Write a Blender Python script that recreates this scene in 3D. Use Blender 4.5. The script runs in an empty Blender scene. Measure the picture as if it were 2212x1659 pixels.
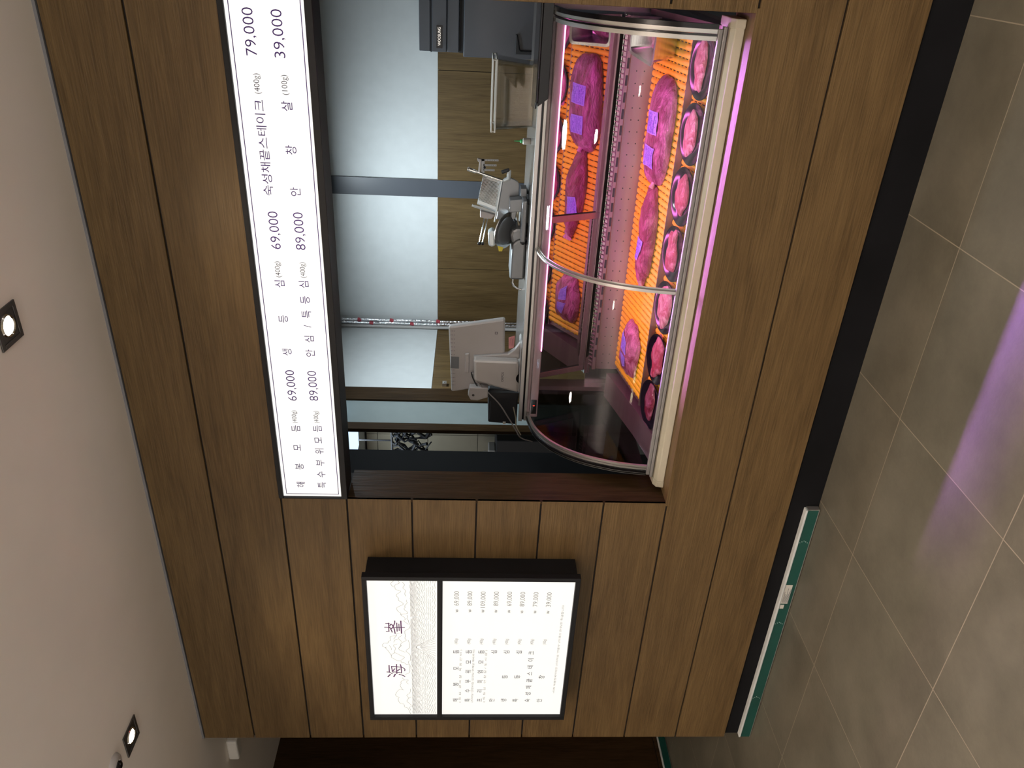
import bpy, bmesh, math, random
from mathutils import Vector, Matrix, noise
random.seed(7)
SC = bpy.context.scene
COL = SC.collection
PI = math.pi
# ------------------------------------------------------------------ camera
# the photograph was taken with the phone held sideways: the room's up points to the left of the frame
cam_d = bpy.data.cameras.new('camera'); cam = bpy.data.objects.new('camera', cam_d); COL.objects.link(cam)
cam_d.sensor_fit = 'HORIZONTAL'; cam_d.sensor_width = 36.0; cam_d.lens = 27.742
cam_d.clip_start = 0.05; cam_d.clip_end = 60
ax = Vector((0.04780368, -0.03725881, -0.99816161)); ay = Vector((0.86448779, 0.50214289, 0.02265811)); az = Vector((0.50037554, -0.86398166, 0.05621406))
cam.matrix_world = Matrix(((ax.x, ay.x, az.x, 0), (ax.y, ay.y, az.y, 0), (ax.z, ay.z, az.z, 1.446), (0, 0, 0, 1)))
SC.camera = cam
SC.view_settings.view_transform = 'Standard'; SC.view_settings.look = 'None'
SC.view_settings.exposure = 0.0; SC.view_settings.gamma = 1.0; SC.view_settings.use_curve_mapping = False
SC.cycles.max_bounces = 10; SC.cycles.transparent_max_bounces = 24; SC.cycles.use_denoising = True
SC.cycles.sample_clamp_indirect = 6.0; SC.cycles.caustics_reflective = False; SC.cycles.caustics_refractive = False
# ------------------------------------------------------------------ world and lamps
w = bpy.data.worlds.new('mall_hall'); SC.world = w; w.use_nodes = True
w.node_tree.nodes['Background'].inputs[0].default_value = (1.0, 0.93, 0.86, 1); w.node_tree.nodes['Background'].inputs[1].default_value = 1.55

def lamp(name, kind, loc, power, color, rot=(0, 0, 0), size=None, size_y=None, spot=None, blend=.8, radius=.04):
    d = bpy.data.lights.new(name, kind); d.energy = power; d.color = color
    if kind == 'AREA':
        d.shape = 'RECTANGLE' if size_y else 'DISK'; d.size = size
        if size_y: d.size_y = size_y
    else: d.shadow_soft_size = radius
    if spot: d.spot_size = math.radians(spot); d.spot_blend = blend
    o = bpy.data.objects.new(name, d); COL.objects.link(o); o.location = loc; o.rotation_euler = rot
    return o
WARM = (1.0, 0.83, 0.62)
# hall downlights: the two in the photograph and their row and the next rows behind the photographer
for i, x in enumerate((-4.395, -2.69, -0.985, 0.72)):
    lamp('downlight_beam', 'SPOT', (x, 1.947, 2.655), 26, WARM, spot=130, blend=.9)
for x in (-4.395, -2.69, -0.985, 0.72):
    for y in (-0.3, -2.6):
        lamp('downlight_beam', 'SPOT', (x, y, 2.655), 60, WARM, spot=140, blend=.9)
# unseen uplight added behind the camera to brighten the hall ceiling
lamp('added_hall_uplight', 'AREA', (-1.7, -0.55, 2.36), 175, (1.0, .88, .82), rot=(PI, 0, 0), size=5.0, size_y=.14)
# shop lights, off to the right above the counter
for x, y, e in ((-0.90, 3.30, 9), (-2.53, 2.94, 5), (-1.50, 4.15, 27)):
    lamp('shop_ceiling_lamp', 'AREA', (x, y, 2.322), e, (0.80, 0.93, 1.0), size=.15)
lamp('kitchen_panel_lamp', 'AREA', (-4.55, 6.3, 2.50), 9, (0.75, 0.88, 1.0), size=.5, size_y=.5)
lamp('added_partition_lamp', 'POINT', (-2.37, 3.90, 2.24), 0.4, (0.55, 0.78, 1.0), radius=.03)  # point lamp added for a bluish glow on the pale panel
# meat lamp of the display case: a magenta strip under the canopy, dead towards the left end
lamp('meat_lamp_strip', 'AREA', (-0.90, 3.03, 1.124), 7.0, (1.0, 0.19, 0.72), rot=(math.radians(-32), 0, 0), size=1.2, size_y=.05)
ledge_fill_led = lamp('meat_lamp_strip', 'AREA', (-0.90, 2.952, 1.136), 7.0, (0.58, 0.24, 1.0), rot=(math.radians(-38), 0, 0), size=1.2, size_y=.02)  # second, violet strip added to strengthen the purple on the ledge
ledge_fill_led.data.spread = math.radians(24)
# ------------------------------------------------------------------ mesh helpers
def B(): return bmesh.new()
def box(bm, x0, x1, y0, y1, z0, z1, mi=0):
    vs = [bm.verts.new(p) for p in ((x0,y0,z0),(x1,y0,z0),(x1,y1,z0),(x0,y1,z0),(x0,y0,z1),(x1,y0,z1),(x1,y1,z1),(x0,y1,z1))]
    for q in ((3,2,1,0),(4,5,6,7),(0,1,5,4),(1,2,6,5),(2,3,7,6),(3,0,4,7)):
        f = bm.faces.new([vs[i] for i in q]); f.material_index = mi
    return vs
def prism(bm, pts, axis, a, b, mi=0):
    def mk(p, t):
        return {'X': (t, p[0], p[1]), 'Y': (p[0], t, p[1]), 'Z': (p[0], p[1], t)}[axis]
    v0 = [bm.verts.new(mk(p, a)) for p in pts]; v1 = [bm.verts.new(mk(p, b)) for p in pts]; n = len(pts)
    fs = [bm.faces.new(v0[::-1]), bm.faces.new(v1)]
    for i in range(n): fs.append(bm.faces.new((v0[i], v0[(i+1) % n], v1[(i+1) % n], v1[i])))
    for f in fs: f.material_index = mi
    bmesh.ops.recalc_face_normals(bm, faces=fs)
    return v0 + v1
def tube(bm, pts, r, n=8, mi=0):
    pts = [Vector(p) for p in pts]; rs = r if isinstance(r, (list, tuple)) else [r]*len(pts)
    up = Vector((0, 0, 1)); t0 = (pts[1]-pts[0]).normalized()
    if abs(t0.dot(up)) > .95: up = Vector((1, 0, 0))
    nrm = t0.cross(up).normalized(); rings = []
    for i, p in enumerate(pts):
        t = (pts[min(i+1, len(pts)-1)] - pts[max(i-1, 0)]).normalized()
        nrm = (nrm - t*nrm.dot(t)).normalized(); bn = t.cross(nrm)
        rings.append([bm.verts.new(p + (nrm*math.cos(2*PI*k/n) + bn*math.sin(2*PI*k/n))*rs[i]) for k in range(n)])
    fs = []
    for a, b in zip(rings, rings[1:]):
        for k in range(n): fs.append(bm.faces.new((a[k], a[(k+1) % n], b[(k+1) % n], b[k])))
    fs.append(bm.faces.new(rings[0][::-1])); fs.append(bm.faces.new(rings[-1]))
    for f in fs: f.material_index = mi
    bmesh.ops.recalc_face_normals(bm, faces=fs)
def lathe(bm, prof, n=28, sx=1, sy=1, c=(0, 0, 0), mi=0, M=None):
    rings = []
    for r, z in prof:
        if r < 1e-6: rings.append([bm.verts.new((c[0], c[1], c[2]+z))])
        else: rings.append([bm.verts.new((c[0]+r*sx*math.cos(2*PI*k/n), c[1]+r*sy*math.sin(2*PI*k/n), c[2]+z)) for k in range(n)])
    fs = []
    for a, b in zip(rings, rings[1:]):
        for k in range(n):
            if len(a) == 1 and len(b) == 1: continue
            if len(a) == 1: fs.append(bm.faces.new((a[0], b[(k+1) % n], b[k])))
            elif len(b) == 1: fs.append(bm.faces.new((a[k], a[(k+1) % n], b[0])))
            else: fs.append(bm.faces.new((a[k], a[(k+1) % n], b[(k+1) % n], b[k])))
    for f in fs: f.material_index = mi
    bmesh.ops.recalc_face_normals(bm, faces=fs)
    vs = [v for r in rings for v in r]
    if M is not None: bmesh.ops.transform(bm, matrix=M, verts=vs)
    return vs
def sphere(bm, c, r, mi=0, s=(1, 1, 1)):
    g = bmesh.ops.create_uvsphere(bm, u_segments=16, v_segments=10, radius=r)
    for v in g['verts']: v.co = Vector((v.co.x*s[0]+c[0], v.co.y*s[1]+c[1], v.co.z*s[2]+c[2]))
    for v in g['verts']:
        for f in v.link_faces: f.material_index = mi
def strip(bm, pts, y, wd, mi=0):
    """a flat painted line in the plane y = const through (x, z) points"""
    pts = [Vector((p[0], p[1])) for p in pts]; pr = None
    for i, p in enumerate(pts):
        t = (pts[min(i+1, len(pts)-1)] - pts[max(i-1, 0)])
        if t.length < 1e-9: continue
        t.normalize(); n = Vector((-t.y, t.x))*wd/2
        cur = [bm.verts.new((p.x+n.x, y, p.y+n.y)), bm.verts.new((p.x-n.x, y, p.y-n.y))]
        if pr: bm.faces.new((pr[0], pr[1], cur[1], cur[0])).material_index = mi
        pr = cur
def obj(name, bm, mats, parent=None, smooth=False, bevel=0, seg=2):
    me = bpy.data.meshes.new(name); bm.to_mesh(me); bm.free()
    o = bpy.data.objects.new(name, me); COL.objects.link(o)
    for m in (mats if isinstance(mats, (list, tuple)) else [mats]): me.materials.append(m)
    if parent is not None: o.parent = parent
    if smooth:
        for p in me.polygons: p.use_smooth = True
        me.set_sharp_from_angle(angle=math.radians(42))
    if bevel:
        b = o.modifiers.new('bevel', 'BEVEL'); b.width = bevel; b.segments = seg; b.limit_method = 'ANGLE'; b.angle_limit = math.radians(40)
        b.harden_normals = False
    return o
def thing(name, label, cat, loc=(0, 0, 0), rot=(0, 0, 0), group=None):
    o = bpy.data.objects.new(name, None); COL.objects.link(o); o.empty_display_size = .05
    o.location = loc; o.rotation_euler = rot; o['label'] = label; o['category'] = cat
    if group: o['group'] = group
    return o
def tag(o, label, cat, group=None, kind=None):
    o['label'] = label; o['category'] = cat
    if group: o['group'] = group
    if kind: o['kind'] = kind
    return o
def struct(name, bm, m, label, cat, **k):
    o = obj(name, bm, m, **k); o['kind'] = 'structure'; o['label'] = label; o['category'] = cat
    return o
def text_into(bm, s, xc, zc, y, width=None, height=None, size=.03, thin=0.0, sx=1.0):
    """lettering lying in the plane y = const, facing the hall"""
    c = bpy.data.curves.new('lettering', 'FONT'); c.body = s; c.size = 1.0; c.offset = -thin; c.resolution_u = 3
    o = bpy.data.objects.new('lettering', c); COL.objects.link(o)
    me = bpy.data.meshes.new_from_object(o.evaluated_get(bpy.context.evaluated_depsgraph_get()))
    bpy.data.objects.remove(o); bpy.data.curves.remove(c)
    xs = [v.co.x for v in me.vertices]; ys = [v.co.y for v in me.vertices]
    mx, my = (min(xs)+max(xs))/2, (min(ys)+max(ys))/2; wx, wy = max(xs)-min(xs), max(ys)-min(ys)
    kx = width/wx if width else size*sx; kz = height/wy if height else (size if not width else kx)
    vs = [bm.verts.new((xc+(v.co.x-mx)*kx, y, zc+(v.co.y-my)*kz)) for v in me.vertices]
    for p in me.polygons:
        try: bm.faces.new([vs[i] for i in p.vertices])
        except ValueError: pass
    bpy.data.meshes.remove(me)
# ------------------------------------------------------------------ materials
def nodes(name):
    m = bpy.data.materials.new(name); m.use_nodes = True; nt = m.node_tree
    return m, nt, nt.nodes['Principled BSDF'], nt.nodes['Material Output']
def N(nt, kind, **kw):
    n = nt.nodes.new(kind)
    for k, v in kw.items():
        if k.startswith('i_'): n.inputs[int(k[2:])].default_value = v
        else: setattr(n, k, v)
    return n
def mat(name, col, rough=.5, metal=0., amp=.12, scale=9., bump=0., coat=0., spec=.5, emit=None, es=0., stretch=None):
    m, nt, p, out = nodes(name)
    tc = N(nt, 'ShaderNodeTexCoord'); mp = N(nt, 'ShaderNodeMapping')
    if stretch: mp.inputs['Scale'].default_value = stretch
    nt.links.new(tc.outputs['Object'], mp.inputs['Vector'])
    nz = N(nt, 'ShaderNodeTexNoise'); nz.inputs['Scale'].default_value = scale; nz.inputs['Detail'].default_value = 4
    nt.links.new(mp.outputs[0], nz.inputs['Vector'])
    rp = N(nt, 'ShaderNodeValToRGB'); rp.color_ramp.elements[0].position = .3; rp.color_ramp.elements[1].position = .7
    rp.color_ramp.elements[0].color = (*[c*(1-amp) for c in col], 1); rp.color_ramp.elements[1].color = (*[min(1, c*(1+amp)) for c in col], 1)
    nt.links.new(nz.outputs['Fac'], rp.inputs[0]); nt.links.new(rp.outputs[0], p.inputs['Base Color'])
    p.inputs['Roughness'].default_value = rough; p.inputs['Metallic'].default_value = metal; p.inputs['Coat Weight'].default_value = coat
    p.inputs['Specular IOR Level'].default_value = spec
    if bump:
        b = N(nt, 'ShaderNodeBump'); b.inputs['Strength'].default_value = bump; b.inputs['Distance'].default_value = .01
        nt.links.new(nz.outputs['Fac'], b.inputs['Height']); nt.links.new(b.outputs[0], p.inputs['Normal'])
    if emit: p.inputs['Emission Color'].default_value = (*emit, 1); p.inputs['Emission Strength'].default_value = es
    return m
def wood(name, c0, c1, grain='X', rough=.42, panel=.2555, z0=.128, spec=.22):
    m, nt, p, out = nodes(name); L = nt.links.new
    tc = N(nt, 'ShaderNodeTexCoord'); sp = N(nt, 'ShaderNodeSeparateXYZ'); L(tc.outputs['Object'], sp.inputs[0])
    # every board gets its own stretch of grain
    key = sp.outputs['Z'] if grain == 'X' else sp.outputs['X']
    d = N(nt, 'ShaderNodeMath', operation='SUBTRACT', i_1=z0); L(key, d.inputs[0])
    q = N(nt, 'ShaderNodeMath', operation='DIVIDE', i_1=panel); L(d.outputs[0], q.inputs[0])
    fl = N(nt, 'ShaderNodeMath', operation='FLOOR'); L(q.outputs[0], fl.inputs[0])
    mu = N(nt, 'ShaderNodeMath', operation='MULTIPLY', i_1=7.31); L(fl.outputs[0], mu.inputs[0])
    along = N(nt, 'ShaderNodeMath', operation='ADD'); L(sp.outputs['X'] if grain == 'X' else sp.outputs['Z'], along.inputs[0]); L(mu.outputs[0], along.inputs[1])
    across = sp.outputs['Z'] if grain == 'X' else sp.outputs['X']
    cb = N(nt, 'ShaderNodeCombineXYZ'); L(along.outputs[0], cb.inputs[0]); L(across, cb.inputs[1]); L(sp.outputs['Y'], cb.inputs[2])
    def noi(sc, scale, det, dist=0.):
        mp = N(nt, 'ShaderNodeMapping'); mp.inputs['Scale'].default_value = sc; L(cb.outputs[0], mp.inputs['Vector'])
        z = N(nt, 'ShaderNodeTexNoise'); z.inputs['Scale'].default_value = scale; z.inputs['Detail'].default_value = det; z.inputs['Distortion'].default_value = dist
        L(mp.outputs[0], z.inputs['Vector']); return z.outputs['Fac']
    big = noi((.35, 3.5, 3.5), 2.2, 3, .6)
    fib = noi((5.0, 120, 70), 1.6, 5, .35)
    # cathedral rings: bands of a slowly stretched noise
    ring = noi((.55, 5.5, 4), 1.5, 2, .3)
    rm = N(nt, 'ShaderNodeMath', operation='MULTIPLY', i_1=34.0); L(ring, rm.inputs[0])
    rs = N(nt, 'ShaderNodeMath', operation='SINE'); L(rm.outputs[0], rs.inputs[0])
    r2 = N(nt, 'ShaderNodeMath', operation='MULTIPLY_ADD', i_1=.05, i_2=.0); L(rs.outputs[0], r2.inputs[0])
    s1 = N(nt, 'ShaderNodeMath', operation='MULTIPLY_ADD', i_1=.62); L(fib, s1.inputs[0])
    s0 = N(nt, 'ShaderNodeMath', operation='MULTIPLY', i_1=.42); L(big, s0.inputs[0]); L(s0.outputs[0], s1.inputs[2])
    s2 = N(nt, 'ShaderNodeMath', operation='ADD'); L(s1.outputs[0], s2.inputs[0]); L(r2.outputs[0], s2.inputs[1])
    rp = N(nt, 'ShaderNodeValToRGB'); rp.color_ramp.elements[0].position = .34; rp.color_ramp.elements[1].position = .70
    rp.color_ramp.elements[0].color = (*c0, 1); rp.color_ramp.elements[1].color = (*c1, 1)
    L(s2.outputs[0], rp.inputs[0]); L(rp.outputs[0], p.inputs['Base Color'])
    p.inputs['Roughness'].default_value = rough; p.inputs['Specular IOR Level'].default_value = spec
    b = N(nt, 'ShaderNodeBump'); b.inputs['Strength'].default_value = .35; b.inputs['Distance'].default_value = .004
    L(fib, b.inputs['Height']); L(b.outputs[0], p.inputs['Normal'])
    return m
def glass(name, tint=(1, 1, 1), refl=None, rough=0.0, ior=1.5, gain=1.0):
    """thin pane: light passes straight through, reflections follow the Fresnel curve"""
    m, nt, p, out = nodes(name); nt.nodes.remove(p); L = nt.links.new
    t = N(nt, 'ShaderNodeBsdfTransparent'); t.inputs[0].default_value = (*tint, 1)
    g = N(nt, 'ShaderNodeBsdfGlossy'); g.inputs['Roughness'].default_value = rough; g.inputs[0].default_value = (1, 1, 1, 1)
    mx = N(nt, 'ShaderNodeMixShader')
    if refl is None:
        f = N(nt, 'ShaderNodeFresnel'); ge = N(nt, 'ShaderNodeNewGeometry')
        io = N(nt, 'ShaderNodeMapRange'); io.inputs['To Min'].default_value = ior; io.inputs['To Max'].default_value = 1/ior
        L(ge.outputs['Backfacing'], io.inputs['Value']); L(io.outputs[0], f.inputs[0])
        k = N(nt, 'ShaderNodeMath', operation='MULTIPLY', i_1=gain); L(f.outputs[0], k.inputs[0]); L(k.outputs[0], mx.inputs[0])
    else: mx.inputs[0].default_value = refl
    L(t.outputs[0], mx.inputs[1]); L(g.outputs[0], mx.inputs[2]); L(mx.outputs[0], out.inputs[0])
    return m
def tile_floor(name):
    m, nt, p, out = nodes(name); L = nt.links.new
    tc = N(nt, 'ShaderNodeTexCoord'); sp = N(nt, 'ShaderNodeSeparateXYZ'); L(tc.outputs['Object'], sp.inputs[0])
    def grid(o, off, size):
        a = N(nt, 'ShaderNodeMath', operation='ADD', i_1=off); L(o, a.inputs[0])
        d = N(nt, 'ShaderNodeMath', operation='DIVIDE', i_1=size); L(a.outputs[0], d.inputs[0])
        fr = N(nt, 'ShaderNodeMath', operation='FRACT'); L(d.outputs[0], fr.inputs[0])
        s = N(nt, 'ShaderNodeMath', operation='SUBTRACT', i_1=.5); L(fr.outputs[0], s.inputs[0])
        ab = N(nt, 'ShaderNodeMath', operation='ABSOLUTE'); L(s.outputs[0], ab.inputs[0])
        g = N(nt, 'ShaderNodeMath', operation='GREATER_THAN', i_1=.5-.0016/size); L(ab.outputs[0], g.inputs[0])
        fl = N(nt, 'ShaderNodeMath', operation='FLOOR'); L(d.outputs[0], fl.inputs[0])
        return g.outputs[0], fl.outputs[0]
    gx, fx = grid(sp.outputs['X'], 6.159, .6); gy, fy = grid(sp.outputs['Y'], 6.227, .6)
    gm = N(nt, 'ShaderNodeMath', operation='MAXIMUM'); L(gx, gm.inputs[0]); L(gy, gm.inputs[1])
    cb = N(nt, 'ShaderNodeCombineXYZ'); L(fx, cb.inputs[0]); L(fy, cb.inputs[1])
    wn = N(nt, 'ShaderNodeTexWhiteNoise'); L(cb.outputs[0], wn.inputs['Vector'])
    off = N(nt, 'ShaderNodeVectorMath', operation='MULTIPLY_ADD'); L(wn.outputs['Color'], off.inputs[0]); off.inputs[1].default_value = (9, 9, 9); L(tc.outputs['Object'], off.inputs[2])
    n1 = N(nt, 'ShaderNodeTexNoise'); n1.inputs['Scale'].default_value = 3.2; n1.inputs['Detail'].default_value = 9; n1.inputs['Roughness'].default_value = .68; L(off.outputs[0], n1.inputs['Vector'])
    rp = N(nt, 'ShaderNodeValToRGB'); rp.color_ramp.elements[0].position = .3; rp.color_ramp.elements[1].position = .72
    rp.color_ramp.elements[0].color = (.078, .071, .053, 1); rp.color_ramp.elements[1].color = (.140, .127, .096, 1); L(n1.outputs['Fac'], rp.inputs[0])
    mx = N(nt, 'ShaderNodeMix', data_type='RGBA'); L(gm.outputs[0], mx.inputs['Factor']); L(rp.outputs[0], mx.inputs['A']); mx.inputs['B'].default_value = (.26, .225, .17, 1)
    L(mx.outputs['Result'], p.inputs['Base Color']); p.inputs['Roughness'].default_value = .42; p.inputs['Specular IOR Level'].default_value = .45
    n2 = N(nt, 'ShaderNodeTexNoise'); n2.inputs['Scale'].default_value = 60; n2.inputs['Detail'].default_value = 4; L(tc.outputs['Object'], n2.inputs['Vector'])
    b = N(nt, 'ShaderNodeBump'); b.inputs['Strength'].default_value = .12; b.inputs['Distance'].default_value = .004
    L(n2.outputs['Fac'], b.inputs['Height']); L(b.outputs[0], p.inputs['Normal'])
    return m
def meat_mat(name, lean, fat, scale=9, bias=.52, film=.7):
    m, nt, p, out = nodes(name); L = nt.links.new
    tc = N(nt, 'ShaderNodeTexCoord'); mp = N(nt, 'ShaderNodeMapping'); mp.inputs['Scale'].default_value = (.55, 1.3, 1.3); L(tc.outputs['Object'], mp.inputs['Vector'])
    n1 = N(nt, 'ShaderNodeTexNoise'); n1.inputs['Scale'].default_value = scale; n1.inputs['Detail'].default_value = 9; n1.inputs['Roughness'].default_value = .7; n1.inputs['Distortion'].default_value = 1.6; L(mp.outputs[0], n1.inputs['Vector'])
    rp = N(nt, 'ShaderNodeValToRGB'); e = rp.color_ramp.elements; e[0].position = bias-.10; e[0].color = (*lean, 1); e[1].position = bias+.12; e[1].color = (*fat, 1)
    L(n1.outputs['Fac'], rp.inputs[0]); L(rp.outputs[0], p.inputs['Base Color'])
    p.inputs['Roughness'].default_value = .32; p.inputs['Coat Weight'].default_value = film; p.inputs['Coat Roughness'].default_value = .1
    mp2 = N(nt, 'ShaderNodeMapping'); mp2.inputs['Scale'].default_value = (.5, 1.6, 1); L(tc.outputs['Object'], mp2.inputs['Vector'])
    n2 = N(nt, 'ShaderNodeTexNoise'); n2.inputs['Scale'].default_value = 38; n2.inputs['Detail'].default_value = 6; n2.inputs['Distortion'].default_value = 2.5; L(mp2.outputs[0], n2.inputs['Vector'])
    b = N(nt, 'ShaderNodeBump'); b.inputs['Strength'].default_value = .9; b.inputs['Distance'].default_value = .010
    L(n2.outputs['Fac'], b.inputs['Height']); L(b.outputs[0], p.inputs['Normal']); L(b.outputs[0], p.inputs['Coat Normal'])
    return m
M = {}
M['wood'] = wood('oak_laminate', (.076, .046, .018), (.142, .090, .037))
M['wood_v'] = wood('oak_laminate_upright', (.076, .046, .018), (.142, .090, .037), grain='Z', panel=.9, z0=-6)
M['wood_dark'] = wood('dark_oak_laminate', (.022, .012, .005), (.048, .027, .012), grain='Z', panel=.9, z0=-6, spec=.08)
M['groove'] = mat('dark_groove', (.012, .008, .006), .8)
M['ceiling'] = mat('ceiling_paint', (.78, .73, .67), .85, amp=.03, scale=3)
M['floor'] = tile_floor('stone_tile')
M['kick'] = mat('black_kickboard', (.004, .004, .005), .7, amp=.3, scale=5, spec=.15)
M['white_wall'] = mat('white_wallpaper', (.62, .64, .64), .8, amp=.03, scale=14, bump=.05)
M['pale_wall'] = mat('pale_partition_paint', (.22, .255, .25), .7, amp=.04)
M['black_metal'] = mat('black_powder_coat', (.006, .006, .007), .5, amp=.2, spec=.25)
M['black_gloss'] = mat('black_gloss_plastic', (.007, .006, .007), .16, spec=.3)
M['black_matte'] = mat('black_matte_plastic', (.012, .012, .014), .6)
M['black_door'] = mat('black_door_panel', (.003, .003, .0035), .8, spec=.15)
M['slate'] = mat('slate_steel_paint', (.070, .076, .090), .34, amp=.06, scale=4)
M['steel'] = mat('brushed_steel', (.62, .60, .58), .24, metal=1., amp=.10, scale=6, stretch=(1, 30, 30))
M['case_steel'] = mat('satin_case_steel', (.36, .24, .26), .32, metal=.7, amp=.05, scale=4, stretch=(1, 12, 12))  # pink tint holds light reflected off the orange mats
M['canopy'] = mat('canopy_lacquer', (.26, .18, .20), .35, amp=.05)
M['strip_grey'] = mat('grey_edge_strip', (.16, .16, .17), .6)
M['chrome'] = mat('polished_steel', (.78, .77, .75), .10, metal=1., amp=.06)
M['alu'] = mat('satin_aluminium', (.52, .50, .48), .36, metal=.85, amp=.06, scale=5)
M['cast'] = mat('cast_aluminium', (.70, .74, .75), .30, metal=.35, amp=.06)
M['grey_cast'] = mat('grey_cast_aluminium', (.23, .24, .25), .34, metal=.5, amp=.08)
M['cream'] = mat('cream_coated_steel', (.42, .38, .29), .42, amp=.03, scale=30, bump=.04)
M['rail_grey'] = mat('grey_anodised_rail', (.24, .23, .225), .40, metal=.3, amp=.05)
M['white_plastic'] = mat('white_plastic', (.40, .375, .36), .35, amp=.03)
M['white_gloss'] = mat('white_gloss_plastic', (.46, .43, .405), .10, coat=.6, amp=.03)
M['frost'] = mat('frosted_plastic', (.62, .60, .55), .35, amp=.04)
M['ink'] = mat('black_ink', (.02, .02, .025), .5)
M['purple_ink'] = mat('purple_ink', (.05, .010, .17), .6)
M['violet_ink'] = mat('violet_brush_ink', (.11, .03, .14), .6)
M['grey_ink'] = mat('grey_ink', (.045, .04, .07), .6)
M['line_ink'] = mat('pale_grey_line_ink', (.19, .19, .195), .6)
M['green'] = mat('dark_green_plate', (.006, .058, .046), .4, amp=.1)
M['white_strip'] = mat('white_lip', (.60, .62, .62), .5)
M['orange'] = mat('orange_plastic', (1.0, .62, .03), .45, amp=.05)
M['plate'] = mat('black_tray_plastic', (.010, .008, .014), .14, spec=.4)
M['label'] = mat('lilac_label_paper', (.34, .27, .82), .55, amp=.12, scale=60, stretch=(1, 14, 1))
M['label_ink'] = mat('label_print', (.10, .05, .42), .6)
M['meat_loin'] = meat_mat('vacuum_packed_loin', (.19, .014, .065), (.60, .19, .42), 10, .52)
M['meat_lean'] = meat_mat('lean_beef', (.19, .012, .04), (.62, .18, .34), 8, .55)
M['meat_marbled'] = meat_mat('marbled_beef', (.22, .018, .06), (.66, .24, .42), 18, .49)
M['bag'] = mat('bag_film', (.62, .30, .45), .2, coat=.6)
M['meat_slice'] = meat_mat('sliced_beef', (.50, .06, .12), (.98, .50, .66), 12, .52)
M['meat_slice_lean'] = meat_mat('sliced_lean_beef', (.44, .04, .09), (.92, .34, .50), 9, .56)
M['film'] = glass('cling_film', (1, 1, 1), rough=.04, gain=1.3)
M['glass'] = glass('clear_glass', (.985, .99, .985), gain=.3)
M['darkened_glass'] = glass('darkened_end_glass', (.16, .17, .17), gain=.4)  # dark tint put in to hold the dimness seen through this end
M['door_glass'] = glass('dark_mirror_glass', (.55, .55, .60), refl=.42, rough=.0)
M['clear_bin'] = glass('clear_polycarbonate', (.80, .79, .74), rough=.05, gain=1.6)
M['foil'] = mat('crinkled_foil', (.72, .72, .74), .22, metal=1., amp=.25, scale=70, bump=.6)
M['red_tape'] = mat('red_printed_tape', (.42, .05, .07), .5)
M['beige_tile'] = mat('beige_wall_tile', (.30, .265, .19), .45, amp=.03)
M['yellow'] = mat('yellow_sticker', (.75, .62, .05), .5)
M['green_plastic'] = mat('green_nozzle_plastic', (.03, .35, .10), .4)
M['pink_note'] = mat('pink_paper_note', (.62, .25, .25), .7)
M['cable_grey'] = mat('grey_cable', (.26, .24, .23), .5)
M['sign_face'] = mat('lit_acrylic', (.22, .22, .21), .4, amp=.01, emit=(1.0, .985, .955), es=.96)
M['menu_face'] = mat('lit_menu_acrylic', (.22, .22, .21), .4, amp=.01, emit=(1.0, .985, .94), es=.88)
M['lamp_glow'] = mat('lamp_diffuser', (.9, .9, .85), .4, emit=(1.0, .93, .80), es=30)
M['cool_glow'] = mat('cool_lamp_diffuser', (.9, .9, .9), .4, emit=(.78, .92, 1.0), es=9)
M['panel_glow'] = mat('panel_lamp_diffuser', (.9, .9, .9), .4, emit=(.50, .72, 1.0), es=1.6)
M['led_pink'] = mat('pink_led_strip', (.9, .5, .8), .4, emit=(1.0, .30, .70), es=3.0)
M['sign_glow'] = mat('lit_sign_letters', (.9, .8, .6), .4, emit=(1.0, .86, .55), es=22)
M['led_red'] = mat('red_led_digit', (.9, .05, .03), .4, emit=(1.0, .06, .03), es=3.0)
# ------------------------------------------------------------------ measured positions of lettering, drawing and machine outlines, in metres
SIGN=[('79,000',-0.2938,2.0887,0.127,'d'),('(400g)',-0.434,2.0836,0.0569,'w'),('숙성채끝스테이크',-0.624,2.0854,0.2893,'h'),('69,000',-0.8833,2.0779,0.1263,'d'),('39,000',-0.2958,2.0081,0.1285,'d'),('(100g)',-0.4343,2.003,0.0559,'w'),('살',-0.4945,2.004,0,'g'),('창',-0.6235,2.0035,0,'g'),('안',-0.7539,2.0017,0,'g'),('89,000',-0.8836,1.9983,0.1266,'d'),('(400g)',-1.0175,2.0809,0.0558,'w'),('심',-1.0696,2.0815,0,'g'),('등',-1.1986,2.0817,0,'g'),('생',-1.3278,2.0816,0,'g'),('69,000',-1.4636,2.0775,0.1271,'d'),('(400g)',-1.5966,2.0783,0.0546,'w'),('듬',-1.6481,2.079,0,'g'),('모',-1.7341,2.0819,0,'g'),('봉',-1.8221,2.0807,0,'g'),('해',-1.9084,2.0824,0,'g'),('(400g)',-1.0172,1.9991,0.0543,'w'),('심',-1.0694,2.002,0,'g'),('등',-1.1252,2.002,0,'g'),('특',-1.1787,2.0017,0,'g'),('/',-1.2244,2.0023,0,'g'),('심',-1.2745,2.0004,0,'g'),('안',-1.3292,2.0011,0,'g'),('89,000',-1.4631,2.0001,0.1241,'d'),('(400g)',-1.5957,1.9986,0.0528,'w'),('듬',-1.6466,1.9997,0,'g'),('모',-1.6986,2.0012,0,'g'),('위',-1.7493,1.9998,0,'g'),('부',-1.8031,2.0007,0,'g'),('수',-1.8578,2.0007,0,'g'),('특',-1.9091,2.0014,0,'g')]
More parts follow.
